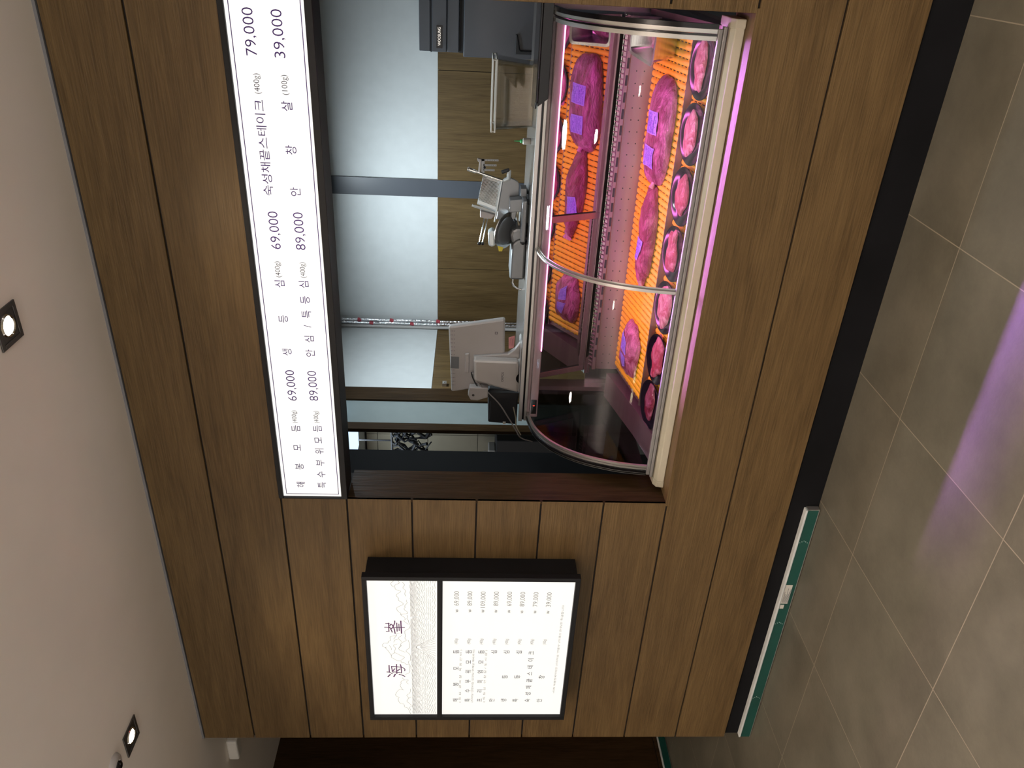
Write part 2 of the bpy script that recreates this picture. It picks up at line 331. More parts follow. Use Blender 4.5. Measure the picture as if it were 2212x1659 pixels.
MENU=[('해',-3.0149,1.4677,0,'g'),('봉',-2.9094,1.4677,0,'g'),('모',-2.8063,1.4689,0,'g'),('듬',-2.7021,1.4689,0,'g'),('특',-3.0149,1.4138,0,'g'),('수',-2.9519,1.4145,0,'g'),('부',-2.8893,1.415,0,'g'),('위',-2.8274,1.4149,0,'g'),('모',-2.7659,1.4154,0,'g'),('듬',-2.7019,1.4149,0,'g'),('프',-3.0149,1.3611,0,'g'),('리',-2.953,1.3607,0,'g'),('미',-2.8907,1.3611,0,'g'),('엄',-2.8284,1.3615,0,'g'),('모',-2.7657,1.361,0,'g'),('듬',-2.7027,1.3607,0,'g'),('안',-3.0148,1.3057,0,'g'),('심',-2.7031,1.3064,0,'g'),('생',-3.016,1.252,0,'g'),('등',-2.8599,1.2521,0,'g'),('심',-2.7039,1.2526,0,'g'),('특',-3.0156,1.1985,0,'g'),('등',-2.8598,1.1977,0,'g'),('심',-2.7044,1.1988,0,'g'),('숙',-3.0168,1.144,0,'g'),('성',-2.9724,1.144,0,'g'),('채',-2.9282,1.1439,0,'g'),('끝',-2.8837,1.1426,0,'g'),('스',-2.8391,1.1452,0,'g'),('테',-2.7954,1.1445,0,'g'),('이',-2.7518,1.144,0,'g'),('크',-2.7078,1.1454,0,'g'),('안',-3.0168,1.0903,0,'g'),('창',-2.8606,1.0901,0,'g'),('살',-2.7075,1.0899,0,'g'),('69,000',-2.3876,1.4699,0.0804,'d'),('89,000',-2.3874,1.4153,0.0804,'d'),('109,000',-2.3938,1.3611,0.0913,'d'),('89,000',-2.388,1.3071,0.0807,'d'),('69,000',-2.3883,1.2528,0.0807,'d'),('89,000',-2.3895,1.1989,0.0808,'d'),('79,000',-2.3902,1.1446,0.0809,'d'),('39,000',-2.3911,1.0897,0.081,'d'),('(400g)',-2.6379,1.4685,0.034,'w'),('(400g)',-2.6375,1.4145,0.034,'w'),('(400g)',-2.6379,1.3608,0.034,'w'),('(400g)',-2.6379,1.3063,0.034,'w'),('(400g)',-2.6383,1.2525,0.034,'w'),('(400g)',-2.6391,1.1985,0.034,'w'),('(400g)',-2.6395,1.1444,0.034,'w'),('(100g)',-2.6409,1.0902,0.034,'w'),('₩',-2.458,1.4683,0.016,'w'),('₩',-2.4575,1.4145,0.016,'w'),('₩',-2.4587,1.3608,0.016,'w'),('₩',-2.4589,1.3068,0.016,'w'),('₩',-2.4594,1.2524,0.016,'w'),('₩',-2.4616,1.1981,0.016,'w'),('₩',-2.4618,1.1437,0.016,'w'),('₩',-2.463,1.0894,0.016,'w'),('( 등 심 · 갈 비 살 · 목 등 안 비 )',-2.8601,1.448,0.3414,'s'),('(치마살·안창비살·업진살·부채살·제비추리)',-2.859,1.3931,0.3397,'s'),('( 특 등 심 · 안 창 살 / 토 시 살 )',-2.8597,1.3396,0.3382,'s'),("•저희 해봉정육식당은 산지직송 '연풍우' (미경산 한우)만 취급합니다.",-2.6929,1.028,0.5486,'s')]
DRAW=[[(-2.2761,1.7319),(-2.2851,1.7303),(-2.294,1.7258),(-2.3019,1.7336),(-2.3097,1.7361),(-2.32,1.7322),(-2.3277,1.7248)],[(-2.277,1.6932),(-2.2861,1.7057),(-2.2938,1.7069),(-2.3054,1.7024),(-2.3147,1.7188),(-2.329,1.7207),(-2.3394,1.7175),(-2.3458,1.7062),(-2.3509,1.6968),(-2.3656,1.7124),(-2.3749,1.7165),(-2.3867,1.7081),(-2.4,1.7075),(-2.4106,1.6962),(-2.4172,1.6896),(-2.4252,1.6907),(-2.4362,1.7084),(-2.4457,1.7167),(-2.4619,1.7119),(-2.4741,1.7005),(-2.485,1.6998),(-2.4958,1.6863)],[(-2.2988,1.6909),(-2.3142,1.6817),(-2.3312,1.6887),(-2.3468,1.6776),(-2.3626,1.6817),(-2.3784,1.6772)],[(-2.397,1.6737),(-2.405,1.6758),(-2.4143,1.6731),(-2.4319,1.6831),(-2.44,1.6813),(-2.4508,1.6864),(-2.4684,1.6721),(-2.4766,1.6762),(-2.4781,1.6938),(-2.485,1.6988)],[(-2.4972,1.6873),(-2.5082,1.6817),(-2.5179,1.6887),(-2.5385,1.6695)],[(-2.4834,1.6753),(-2.4971,1.6736),(-2.5054,1.6758),(-2.5163,1.6691),(-2.5274,1.6683),(-2.5413,1.6626),(-2.5608,1.6659),(-2.5707,1.678),(-2.5807,1.6861),(-2.6061,1.6836),(-2.6203,1.6859),(-2.6346,1.6812),(-2.6476,1.6994),(-2.6606,1.7057),(-2.6664,1.7019),(-2.6795,1.7132)],[(-2.5907,1.7071),(-2.595,1.7221),(-2.6063,1.7214),(-2.6093,1.7453),(-2.6207,1.7486),(-2.6321,1.746),(-2.6408,1.7562),(-2.6509,1.7595),(-2.6509,1.7735),(-2.6611,1.7818),(-2.6726,1.7792),(-2.6783,1.7674)],[(-2.6063,1.7214),(-2.6278,1.7349)],[(-2.6033,1.6975),(-2.6177,1.7127),(-2.629,1.709),(-2.6419,1.6983)],[(-2.6262,1.7129),(-2.632,1.729),(-2.6464,1.7334)],[(-2.6736,1.7663),(-2.6828,1.7677),(-2.6981,1.7586),(-2.7259,1.7466),(-2.7384,1.7459),(-2.7509,1.7301),(-2.7587,1.7217),(-2.7602,1.7067),(-2.7696,1.7047),(-2.7727,1.6897),(-2.7822,1.6845),(-2.7837,1.6726)],[(-2.7291,1.7467),(-2.7166,1.742),(-2.7119,1.7334),(-2.698,1.7319),(-2.6825,1.7262),(-2.6703,1.7344),(-2.6611,1.7331),(-2.6549,1.7181)],[(-2.6643,1.7533),(-2.6765,1.7462),(-2.6919,1.7446)],[(-2.7073,1.7332),(-2.7196,1.7143),(-2.7242,1.7101),(-2.7335,1.6932),(-2.7397,1.6912),(-2.757,1.7055)],[(-2.6303,1.6731),(-2.6516,1.6681),(-2.6791,1.6686),(-2.6977,1.6828),(-2.7224,1.6661),(-2.7584,1.6657)],[(-2.6609,1.7023),(-2.6794,1.7123),(-2.6902,1.7115),(-2.6978,1.7021),(-2.707,1.6841)],[(-2.7569,1.671),(-2.7727,1.6735),(-2.7948,1.6652),(-2.8108,1.6633)],[(-2.7901,1.6716),(-2.8108,1.6687),(-2.8332,1.6702),(-2.8462,1.6901)],[(-2.8656,1.7025),(-2.8802,1.694),(-2.8818,1.6754),(-2.8949,1.6855),(-2.908,1.6759)],[(-2.8802,1.694),(-2.8917,1.7085),(-2.9048,1.7088),(-2.9163,1.7124),(-2.9345,1.7073),(-2.9494,1.6976)],[(-2.9461,1.702),(-2.9428,1.7152),(-2.9577,1.7266),(-2.9744,1.7337),(-2.9878,1.7318),(-2.9962,1.7187),(-3.008,1.7245),(-3.0352,1.7162),(-3.042,1.6996),(-3.0625,1.6955),(-3.0694,1.6821),(-3.1075,1.6703)],[(-2.9377,1.6675),(-2.9677,1.6714),(-2.9811,1.685),(-3.0013,1.6775),(-3.0216,1.6857),(-3.0352,1.6748),(-3.0523,1.6649)],[(-2.9912,1.6651),(-3.003,1.6764)],[(-3.0454,1.6603),(-3.0574,1.6616),(-3.0626,1.673),(-3.0867,1.6689)],[(-2.6145,1.5575),(-2.659,1.6236),(-2.6744,1.6387),(-2.6805,1.6356),(-2.7035,1.6048),(-2.7438,1.5576)],[(-2.7035,1.6059),(-2.7113,1.607),(-2.7314,1.5899),(-2.7627,1.5576)],[(-2.7314,1.5899),(-2.7252,1.5878)],[(-2.6235,1.5575),(-2.6666,1.628)],[(-2.6357,1.5565),(-2.6666,1.6216)],[(-2.6509,1.5565),(-2.6697,1.6216)],[(-2.6662,1.5565),(-2.6727,1.6216)],[(-2.6816,1.5565),(-2.6743,1.6216)],[(-2.6971,1.5565),(-2.6764,1.6217)],[(-2.7126,1.5565),(-2.682,1.6196)],[(-2.7282,1.5565),(-2.6896,1.6132)],[(-2.7533,1.5576),(-2.719,1.5942)]]
BOATTRI=[(-2.6145,1.5575),(-2.6744,1.6387),(-2.7659,1.5576)]
WAVEZ=[1.6594,1.6565,1.6536,1.6507,1.6472,1.644,1.6405,1.6366,1.6323,1.6276,1.6218,1.6151,1.6083,1.6015,1.5937,1.5858,1.5776,1.569,1.5598]
HANJA=[('峯',-2.5543,1.728,0.085,0.075),('海',-2.8238,1.7277,0.085,0.075)]
HZ=[((-2.5546,1.7684),(-2.554,1.6865)),((-2.5182,1.728),(-2.5922,1.73)),((-2.8239,1.7668),(-2.8236,1.6874)),((-2.7824,1.7266),(-2.8608,1.7286))]
SL={'table': [(-0.9351,1.3988),(-0.9552,1.3154),(-1.0957,1.3371),(-1.0635,1.4214)],'rail': [(-0.9067,1.4617),(-0.9522,1.3145)],'railend': [(-0.906,1.4665),(-0.917,1.4309)],'flange': [(-1.0643,1.4438),(-1.0977,1.337)],'edge': [(-0.9542,1.3154),(-1.136,1.3395)],'gauge': [(-0.9522,1.3145),(-0.9382,1.3017),(-0.9394,1.2843),(-0.9464,1.2627),(-0.9574,1.2448),(-0.9728,1.2401),(-1.0082,1.2392),(-1.066,1.2411),(-1.1251,1.2499),(-1.1281,1.3349)],'bracket': [(-1.0216,1.2824),(-1.0136,1.2262),(-1.0695,1.2271),(-1.0755,1.2799)],'post': [(-0.9727,1.2362),(-0.9717,1.2091),(-1.009,1.207),(-1.008,1.2343)],'body': [(-1.0077,1.2265),(-1.007,1.2071),(-1.1397,1.1995),(-1.1406,1.2253)],'knob': [(-0.911,1.3211),(-0.8992,1.2881)],'arm': [(-0.901,1.2861),(-0.9203,1.289),(-0.9377,1.2901),(-0.9492,1.3108)],'angle': [(-0.857,1.4248),(-0.8601,1.4077),(-0.9173,1.4127),(-0.9157,1.4214),(-0.8737,1.4177),(-0.8664,1.4255)],'plate': [(-0.8605,1.4086),(-0.8615,1.3944),(-0.9224,1.3944),(-0.9191,1.4079)],'fingers': [((-0.8658,1.4075),(-0.8649,1.3353)),((-0.8872,1.3993),(-0.8864,1.3431)),((-0.9082,1.3987),(-0.9077,1.3509))],'bknob': (-0.8965,1.3942),'blade': (-1.1713,1.2904),'bladex': [(-1.0876,1.2941),(-1.257,1.2866)],'bladez': [(-1.173,1.3401),(-1.1694,1.2357)],'cover': [(-1.172,1.371),(-1.1591,1.3555),(-1.1627,1.3405),(-1.2313,1.337),(-1.2371,1.3528),(-1.2302,1.3671)],'rods': [((-1.1173,1.3885),(-1.2295,1.4071)),((-1.1189,1.3747),(-1.229,1.3931))],'balls': [(-1.2348,1.408),(-1.2343,1.393)],'block': [(-1.0836,1.4082),(-1.0888,1.3835),(-1.0994,1.3419),(-1.1193,1.3569),(-1.1182,1.3845),(-1.1129,1.4074)],'motor': [(-1.2204,1.2632),(-1.1966,1.2423),(-1.1912,1.2065),(-1.2203,1.2009),(-1.3857,1.1915),(-1.3857,1.2615),(-1.3771,1.266)],'neck': [(-1.1811,1.273),(-1.158,1.2642),(-1.147,1.2448),(-1.1456,1.2051),(-1.1953,1.2023),(-1.2198,1.2471),(-1.2183,1.2633)],'strip': [(-1.0654,1.2362),(-1.1112,1.2437),(-1.1466,1.2329)],'foot': (-1.203,1.2159),'cord': [(-1.3896,1.2448),(-1.4016,1.2401)],'boss': [(-1.2145,1.2755)],'yellow': [(-1.2268,1.3271),(-1.2322,1.3008),(-1.2513,1.306),(-1.2518,1.3201)]}
POS={'monitor': [(-1.5996,1.5388),(-1.5524,1.2805),(-1.725,1.2756),(-1.9037,1.2972),(-1.948,1.5229)],'vent': [(-1.7526,1.5273),(-1.7545,1.4883),(-1.8172,1.4884),(-1.8153,1.5277)],'bump': [(-1.7331,1.46),(-1.7296,1.4419),(-1.834,1.4408),(-1.8315,1.4598)],'stand': [(-1.7379,1.421),(-1.7409,1.2095),(-1.9136,1.2032),(-1.8546,1.4156)],'text': [(-1.8511,1.2834),(-1.7997,1.2855)],'halfdisc': (-1.8307,1.2048),'foot': [(-1.7182,1.2446),(-1.7001,1.2273),(-1.6477,1.2273),(-1.6469,1.1989),(-1.7464,1.1961),(-1.7418,1.2435)],'note': [(-1.6631,1.2586),(-1.6524,1.2297),(-1.7178,1.2316),(-1.7226,1.2559)],'printer': [(-1.8796,1.4362),(-1.8773,1.3487),(-1.9453,1.3465),(-1.9654,1.3969),(-1.9631,1.4291),(-1.9353,1.443)],'logo': (-1.6245,1.3185),'box': [(-1.9204,1.3447),(-1.8765,1.3169),(-1.9041,1.193),(-2.127,1.1784),(-2.1112,1.3411)],'cable': [(-1.8185,1.4243),(-1.8784,1.3912),(-1.9265,1.3418),(-1.9816,1.2915),(-2.057,1.2449),(-2.1276,1.2031),(-2.1662,1.1624),(-2.1853,1.1224)],'cable2': [(-1.8247,1.4295),(-1.8608,1.4181),(-1.9152,1.3848),(-1.9329,1.3469)],'cable3': [(-1.9989,1.2232),(-2.0562,1.2095),(-2.1013,1.199),(-2.1596,1.1628)],'logo2': (-2.1126,1.2616)}
HSTROKE=[([(-2.5555,1.7684),(-2.5561,1.7487)],0.002),([(-2.5329,1.7637),(-2.5325,1.7496)],0.0018),([(-2.5314,1.7529),(-2.5789,1.7518)],0.002),([(-2.5801,1.7627),(-2.5783,1.751)],0.0018),([(-2.5545,1.7483),(-2.5684,1.7435),(-2.5782,1.7399),(-2.5838,1.7387)],0.002),([(-2.5461,1.747),(-2.5377,1.7438),(-2.5405,1.738),(-2.5571,1.7314),(-2.5753,1.7283),(-2.5908,1.7264)],0.0023),([(-2.519,1.7264),(-2.5306,1.7271),(-2.5474,1.7323),(-2.56,1.738),(-2.5642,1.7411)],0.0023),([(-2.5306,1.7181),(-2.5781,1.7177)],0.002),([(-2.5361,1.7094),(-2.5738,1.7089)],0.0018),([(-2.5194,1.701),(-2.5555,1.7004),(-2.5898,1.6998)],0.0025),([(-2.5551,1.726),(-2.5557,1.6872)],0.002),([(-2.847,1.7548),(-2.8587,1.7635)],0.0028),([(-2.8447,1.7326),(-2.8586,1.7384)],0.0028),([(-2.845,1.7147),(-2.8494,1.7032),(-2.8575,1.6918)],0.0023),([(-2.8297,1.7674),(-2.8309,1.7583),(-2.8351,1.7519),(-2.8405,1.7459)],0.002),([(-2.7882,1.7577),(-2.8111,1.7577),(-2.8296,1.7576)],0.0023),([(-2.7945,1.7473),(-2.811,1.7458),(-2.8286,1.7439),(-2.8302,1.7409)],0.002),([(-2.8286,1.7439),(-2.8302,1.7278),(-2.8349,1.7051)],0.002),([(-2.7945,1.7473),(-2.7957,1.7269),(-2.7988,1.7075),(-2.8045,1.6957),(-2.8125,1.69),(-2.8211,1.6911)],0.002),([(-2.7982,1.7064),(-2.8173,1.7053),(-2.8353,1.7049)],0.002),([(-2.7824,1.7257),(-2.811,1.7256),(-2.8385,1.7254)],0.0023),([(-2.7829,1.7087),(-2.7918,1.7067),(-2.7988,1.7054)],0.0023),([(-2.8091,1.7334),(-2.82,1.7406)],0.0023),([(-2.8109,1.7117),(-2.8206,1.7215)],0.0023)]
# ------------------------------------------------------------------ the setting
YW = 2.475; ZC = 2.677; XE = -3.436; OL, OR = -1.972, -0.181
SEAM = (.128, .378, .634, .890, 1.142, 1.399, 1.655, 1.910, 2.165, 2.431, 2.668)
bm = B(); box(bm, -6.5, 3.0, -6.0, 7.2, -.05, 0); struct('floor', bm, M['floor'], 'grey stone-look floor tiles with pale grout', 'floor')
bm = B(); box(bm, -6.5, 3.0, -6.0, 2.60, ZC, ZC+.06); box(bm, -6.5, -2.97, 2.60, 3.98, ZC, ZC+.06); struct('ceiling', bm, M['ceiling'], 'beige painted hall ceiling', 'ceiling')
bm = B()
for z0, z1 in zip(SEAM, SEAM[1:]):
    spans = ((XE, 1.6),) if (z0 > 2.16 or z1 < .64) else ((XE, OL), (OR, 1.6))
    for a, b in spans: box(bm, a, b, YW, YW+.012, z0+.0035, z1-.0035)
for a, b, c, d in ((XE+.004, OL-.013, .14, ZC), (OR+.013, 1.6, .14, ZC), (OL-.013, OR+.013, 2.172, ZC), (OL-.013, OR+.013, .14, .600)):
    box(bm, a, b, YW+.012, 2.665, c, d, 1)
struct('wall_front', bm, [M['wood'], M['groove']], 'brown oak-look panelled wall with dark horizontal grooves', 'wall', bevel=.0012, seg=1)
bm = B(); box(bm, OL-.013, OL, YW+.001, 2.667, .640, 1.905); struct('trim_1', bm, M['wood_dark'], 'oak reveal darkened with its shade at the left side of the counter opening', 'trim')  # shade of this reveal is put into its colour by a darker wood
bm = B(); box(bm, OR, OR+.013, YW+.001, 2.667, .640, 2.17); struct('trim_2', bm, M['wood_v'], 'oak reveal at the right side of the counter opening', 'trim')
bm = B(); box(bm, OL-.013, OR+.013, YW-.001, 2.667, .602, .640); struct('trim_3', bm, M['wood'], 'oak ledge along the bottom of the counter opening, lit purple', 'trim')
bm = B(); box(bm, XE, 1.6, YW-.004, YW+.012, 2.668, ZC); struct('trim_4', bm, M['strip_grey'], 'thin grey strip between panelled wall and ceiling', 'trim')
bm = B(); box(bm, -3.428, 1.6, 2.492, 2.66, 0, .139); struct('baseboard_front', bm, M['kick'], 'black kickboard under the panelled wall', 'baseboard')
# side wall across the passage at the far left
bm = B(); box(bm, -5.05, -4.90, .6, 3.98, .088, ZC); box(bm, -5.05, -4.905, .6, 3.98, 0, .088, 1)
struct('wall_far_left', bm, [M['wood_dark'], M['groove']], 'dark wood wall beyond the end of the panelled wall', 'wall')
bm = B(); box(bm, -4.904, -4.893, .6, 3.98, .004, .084); struct('baseboard_far_left', bm, M['wood_dark'], 'brown skirting at the foot of the dark passage wall', 'baseboard')
bm = B(); box(bm, -4.90, -2.96, 3.98, 4.05, 0, ZC); struct('wall_far_back', bm, M['wood_dark'], 'dark end wall of the passage', 'wall')
# shop behind the counter
bm = B(); box(bm, -2.56, 1.6, 5.0, 5.1, 1.665, 2.334); struct('wall_back_upper', bm, M['white_wall'], 'white upper half of the back wall behind the counter', 'wall')
bm = B()
xs = (-2.449, -2.005, -1.462, -.752, -.15, .45, 1.05, 1.6)
for a, b in zip(xs, xs[1:]): box(bm, a+.002, b-.002, 4.99, 5.0, 0, 1.663)
box(bm, -2.448, 1.6, 4.996, 5.1, 0, 1.66, 1)
struct('wall_back_lower', bm, [M['wood_v'], M['groove']], 'brown wood panelling on the lower back wall behind the counter', 'wall')
bm = B(); box(bm, -1.518, -1.407, 4.984, 4.9895, 0, 2.335); box(bm, -1.518, -1.407, 4.9894, 4.9999, 1.664, 2.335); struct('trim_5', bm, M['slate'], 'dark upright strip dividing the back wall behind the counter', 'trim')
bm = B(); box(bm, -2.56, 1.6, 2.667, 5.1, 2.335, 2.40); struct('ceiling_rear', bm, M['white_wall'], 'white ceiling over the counter area', 'ceiling')
bm = B(); box(bm, 1.4, 1.5, 2.667, 4.98, 0, 2.335); struct('wall_right', bm, M['white_wall'], 'white side wall right of the counter area', 'wall')
XL = -2.45
bm = B(); box(bm, XL-.10, XL, 4.15, 4.999, 1.665, 2.334); struct('wall_left_upper', bm, M['white_wall'], 'white upper part of the side wall past the pipes', 'wall')
bm = B(); box(bm, XL-.10, XL, 4.15, 4.989, 0, 1.663); struct('wall_left_lower', bm, M['wood_v'], 'brown wood lower part of the side wall past the pipes', 'wall')
bm = B(); box(bm, XL-.10, XL+.004, 4.008, 4.149, 0, 2.334); box(bm, XL-.012, XL+.008, 3.685, 3.752, 0, 2.334); box(bm, XL-.10, XL, 3.49, 3.684, 2.25, 2.334); struct('wall_left', bm, M['wood_dark'], 'dark wood posts of the partition beside the counter area', 'wall')
bm = B(); box(bm, XL-.06, XL-.008, 3.753, 4.007, 0, 2.334); struct('wall_left_inner', bm, M['pale_wall'], 'pale grey-green panel between the dark wood posts', 'wall')
bm = B(); box(bm, XL-.10, XL, 2.667, 3.497, 0, 2.334); struct('door_1', bm, M['black_door'], 'dark closed door at the end of the counter area', 'door')
bm = B(); box(bm, -3.05, -3.0, 2.667, 4.04, 0, ZC); struct('wall_outer_front', bm, M['pale_wall'], 'pale wall between the passage and the room behind the partition', 'wall')
# kitchen seen through the gap in the partition
bm = B()
for i in range(7):
    for j in range(5):
        x1 = -4.70+.6*(i-3); z0 = .263+.531*(j-0)
        box(bm, x1+.003, x1+.597, 7.0, 7.012, max(0, z0+.003), min(2.5, z0+.528))
box(bm, -6.4, -2.4, 7.006, 7.1, 0, 2.52, 1)
struct('wall_outer_back', bm, [M['beige_tile'], M['groove']], 'beige tiled wall seen through the gap in the partition', 'wall')
bm = B(); box(bm, -6.4, -2.56, 4.06, 7.1, 2.52, 2.58); box(bm, -2.99, -2.56, 2.67, 4.06, 2.52, 2.58); struct('ceiling_far', bm, M['white_wall'], 'pale ceiling of the room behind the partition', 'ceiling')
bm = B(); box(bm, -6.45, -6.40, 4.06, 7.0, 0, 2.52); struct('wall_outer_left', bm, M['pale_wall'], 'pale side wall of the room behind the partition', 'wall')
bm = B(); box(bm, -3.05, -2.96, 5.11, 7.0, 0, 2.52); struct('wall_outer_right', bm, M['pale_wall'], 'pale wall on the right of the room behind the partition', 'wall')

# the far side of the hall, seen only as a reflection in the case glass
bm = B(); box(bm, -6.4, -4.2, -3.75, -3.65, 0, ZC); struct('wall_far_front', bm, M['wood_dark'], 'dark shop front across the hall', 'wall')
t = thing('shop_sign', 'glowing two-character shop sign across the hall, mirrored in the case glass', 'sign', (-5.06, -3.65, 1.89))
bm = B(); box(bm, -5.45, -4.67, -3.649, -3.625, 1.70, 2.08); o = obj('board', bm, M['kick'], t); o.matrix_parent_inverse = Matrix.Translation(-t.location)
for ch, x in (('海', -4.90), ('峯', -5.22)):
    bm = B(); text_into(bm, ch, -x, 1.89, 0, width=.27, height=.28, thin=.0)
    for v in bm.verts: v.co = (-v.co.x, -3.622, v.co.z)
    o = obj('letter', bm, M['sign_glow'], t); o.matrix_parent_inverse = Matrix.Translation(-t.location)

# ------------------------------------------------------------------ ceiling fittings of the hall
def downlight(x, y, label, first=None):
    if first:
        r = first.copy(); COL.objects.link(r); r.location = (x, y, ZC); r['label'] = label
        for ch in list(first.children):
            c = ch.copy(); COL.objects.link(c); c.parent = r
        return r
    t = thing('downlight', label, 'ceiling light', (x, y, ZC), group='square recessed downlights in the hall ceiling')
    a, b = .054, .040
    bm = B()
    for q in ((-a, a, -a, -b), (-a, a, b, a), (-a, -b, -b, b), (b, a, -b, b)): box(bm, q[0], q[1], q[2], q[3], -.005, 0)
    obj('trim_frame', bm, M['grey_trim'], t, bevel=.0015)
    bm = B(); box(bm, -b, b, -b, b, -.002, 0); obj('recess_plate', bm, M['grey_trim'], t)
    bm = B(); lathe(bm, ((.024, -.002), (.028, -.006), (.030, -.006), (.033, -.002)), 32); obj('lamp_ring', bm, M['chrome'], t, smooth=True)
    bm = B(); lathe(bm, ((0, -.005), (.023, -.0045), (.024, -.002)), 32); obj('lamp', bm, M['lamp_glow'], t)
    return t
M['grey_trim'] = mat('dark_grey_trim', (.055, .050, .046), .4, metal=.3)
d1 = downlight(-.985, 1.950, 'square grey downlight in the ceiling above the long lit sign')
downlight(-2.69, 1.947, 'square grey downlight in the ceiling above the menu light box', d1)
t = thing('ceiling_detector', 'small round ceiling detector with dark lens beside the downlight over the menu box', 'detector', (-2.66, 1.805, ZC))
bm = B(); lathe(bm, ((0, -.016), (.030, -.016), (.040, -.010), (.045, 0)), 28); obj('housing', bm, M['white_plastic'], t, smooth=True)
bm = B(); lathe(bm, ((0, -.026), (.012, -.026), (.019, -.020), (.020, -.0155)), 24); obj('lens', bm, M['black_gloss'], t, smooth=True)
t = thing('ceiling_fixture', 'pale grey fixture on the ceiling just past the end of the panelled wall', 'ceiling light', (-3.86, 2.735, ZC))
bm = B(); box(bm, -.075, .075, -.035, .035, -.055, 0); obj('housing', bm, M['frost'], t, bevel=.01)
bm = B(); box(bm, .01, .07, .036, .07, -.10, -.0); obj('lamp_arm', bm, M['chrome'], t, bevel=.006)
bm = B(); box(bm, .022, .058, .030, .0355, -.05, -.02); obj('lens', bm, M['black_gloss'], t)

# ------------------------------------------------------------------ long light box over the opening
t = thing('light_box_sign', 'long white lit sign with purple prices over the counter opening', 'sign', ((OL+OR)/2, YW, 1.905))
def sub(o, par):
    o.parent = par; return o
def loc(o): # children built in room coordinates
    o.matrix_parent_inverse = Matrix.Translation(-t.location); return o
x0, x1 = OL+.002, OR-.001
bm = B()
box(bm, x0, x1, YW-.006, YW+.016, 1.906, 1.929); box(bm, x0, x1, YW-.006, YW+.016, 2.153, 2.171); box(bm, x0, x0+.006, YW-.006, YW+.016, 1.929, 2.153); box(bm, x1-.006, x1, YW-.006, YW+.016, 1.929, 2.153)
loc(obj('frame', bm, M['black_metal'], t, bevel=.0015))
bm = B(); box(bm, x0, x1, YW+.016, 2.60, 1.908, 2.171); loc(obj('housing', bm, M['black_metal'], t))
bm = B(); box(bm, x0+.006, x1-.006, YW+.005, YW+.0155, 1.929, 2.153); loc(obj('lit_panel', bm, M['sign_face'], t))
bm = B(); yb = YW+.0045
a0, a1, c0, c1 = x0+.017, x1-.016, 1.9405, 2.1415
for q in (((a0, c0), (a1, c0)), ((a0, c1), (a1, c1)), ((a0, c0-.0012), (a0, c1+.0012)), ((a1, c0), (a1, c1))): strip(bm, q, yb, .0026)
loc(obj('border_line', bm, M['purple_ink'], t))
def lettering(items, y, par, inks, hts, gsize):
    """one part per item: single glyphs that follow one another in the list make up one name"""
    run = None
    for i, (s, x, z, wd, k) in enumerate(items):
        if k == 'g' or s == '/':
            if run is None: run = B()
            text_into(run, s, x, z, y, size=gsize, thin=.0, sx=.94)
            if i+1 == len(items) or items[i+1][4] != 'g' or items[i+1][0] in NEWNAME[par]: sub(obj('item_lettering', run, inks[0]), par); run = None
            continue
        bm = B(); nm, m, th = {'d': ('price_lettering', inks[1], .007 if par is lp else .008), 'w': ('weight_lettering', inks[2], .004), 'h': ('item_lettering', inks[0], .0), 's': ('small_lettering', inks[2], .002)}[k]
        text_into(bm, s, x, z, y, width=wd, height=hts.get(s, hts[k]), thin=th); sub(obj(nm, bm, m), par)
lp = bpy.data.objects['lit_panel']
NEWNAME = {lp: ()}
lettering(SIGN, yb, lp, (M['purple_ink'], M['purple_ink'], M['grey_ink']), {'d': .036, 'w': .022, 'h': .031}, .0365)

# ------------------------------------------------------------------ menu light box on the wall
t = thing('menu_light_box', 'black boxed lit menu board with a mountain drawing over a price list', 'sign', (-2.70, YW, .97))
bm = B(); box(bm, -3.122, -2.271, 2.372, YW-.0005, .980, 1.841); loc(obj('housing', bm, M['black_metal'], t, bevel=.003))
bm = B(); X0, X1, Z0, Z1 = -3.133, -2.260, .970, 1.851
fa, fb = -3.112, -2.279
box(bm, X0, fa, 2.345, 2.375, Z0, Z1); box(bm, fb, X1, 2.345, 2.375, Z0, Z1); box(bm, fa, fb, 2.345, 2.375, Z0, .990); box(bm, fa, fb, 2.345, 2.375, 1.832, Z1); box(bm, fa, fb, 2.345, 2.375, 1.528, 1.550)
loc(obj('front_frame', bm, M['black_metal'], t, bevel=.0015))
bm = B(); box(bm, fa, fb, 2.3605, 2.371, 1.550, 1.832); p1 = loc(obj('picture_panel', bm, M['menu_face'], t))
bm = B(); box(bm, fa, fb, 2.3605, 2.371, .990, 1.528); p2 = loc(obj('price_panel', bm, M['menu_face'], t))
ym = 2.360
bm = B()
for l in DRAW:
    c = []
    for i in range(len(l)-1):
        p0, p1_, p2_, p3 = [Vector(l[max(0, min(len(l)-1, i+k))]) for k in (-1, 0, 1, 2)]
        for j in range(4):
            u = j/4; c.append(.5*((2*p1_)+(-p0+p2_)*u+(2*p0-5*p1_+4*p2_-p3)*u*u+(-p0+3*p1_-3*p2_+p3)*u**3))
    c.append(Vector(l[-1]))
    strip(bm, [(max(min(q.x, fb-.001), fa+.001), min(max(q.y, 1.5510), 1.831)) for q in c], ym, .0013)
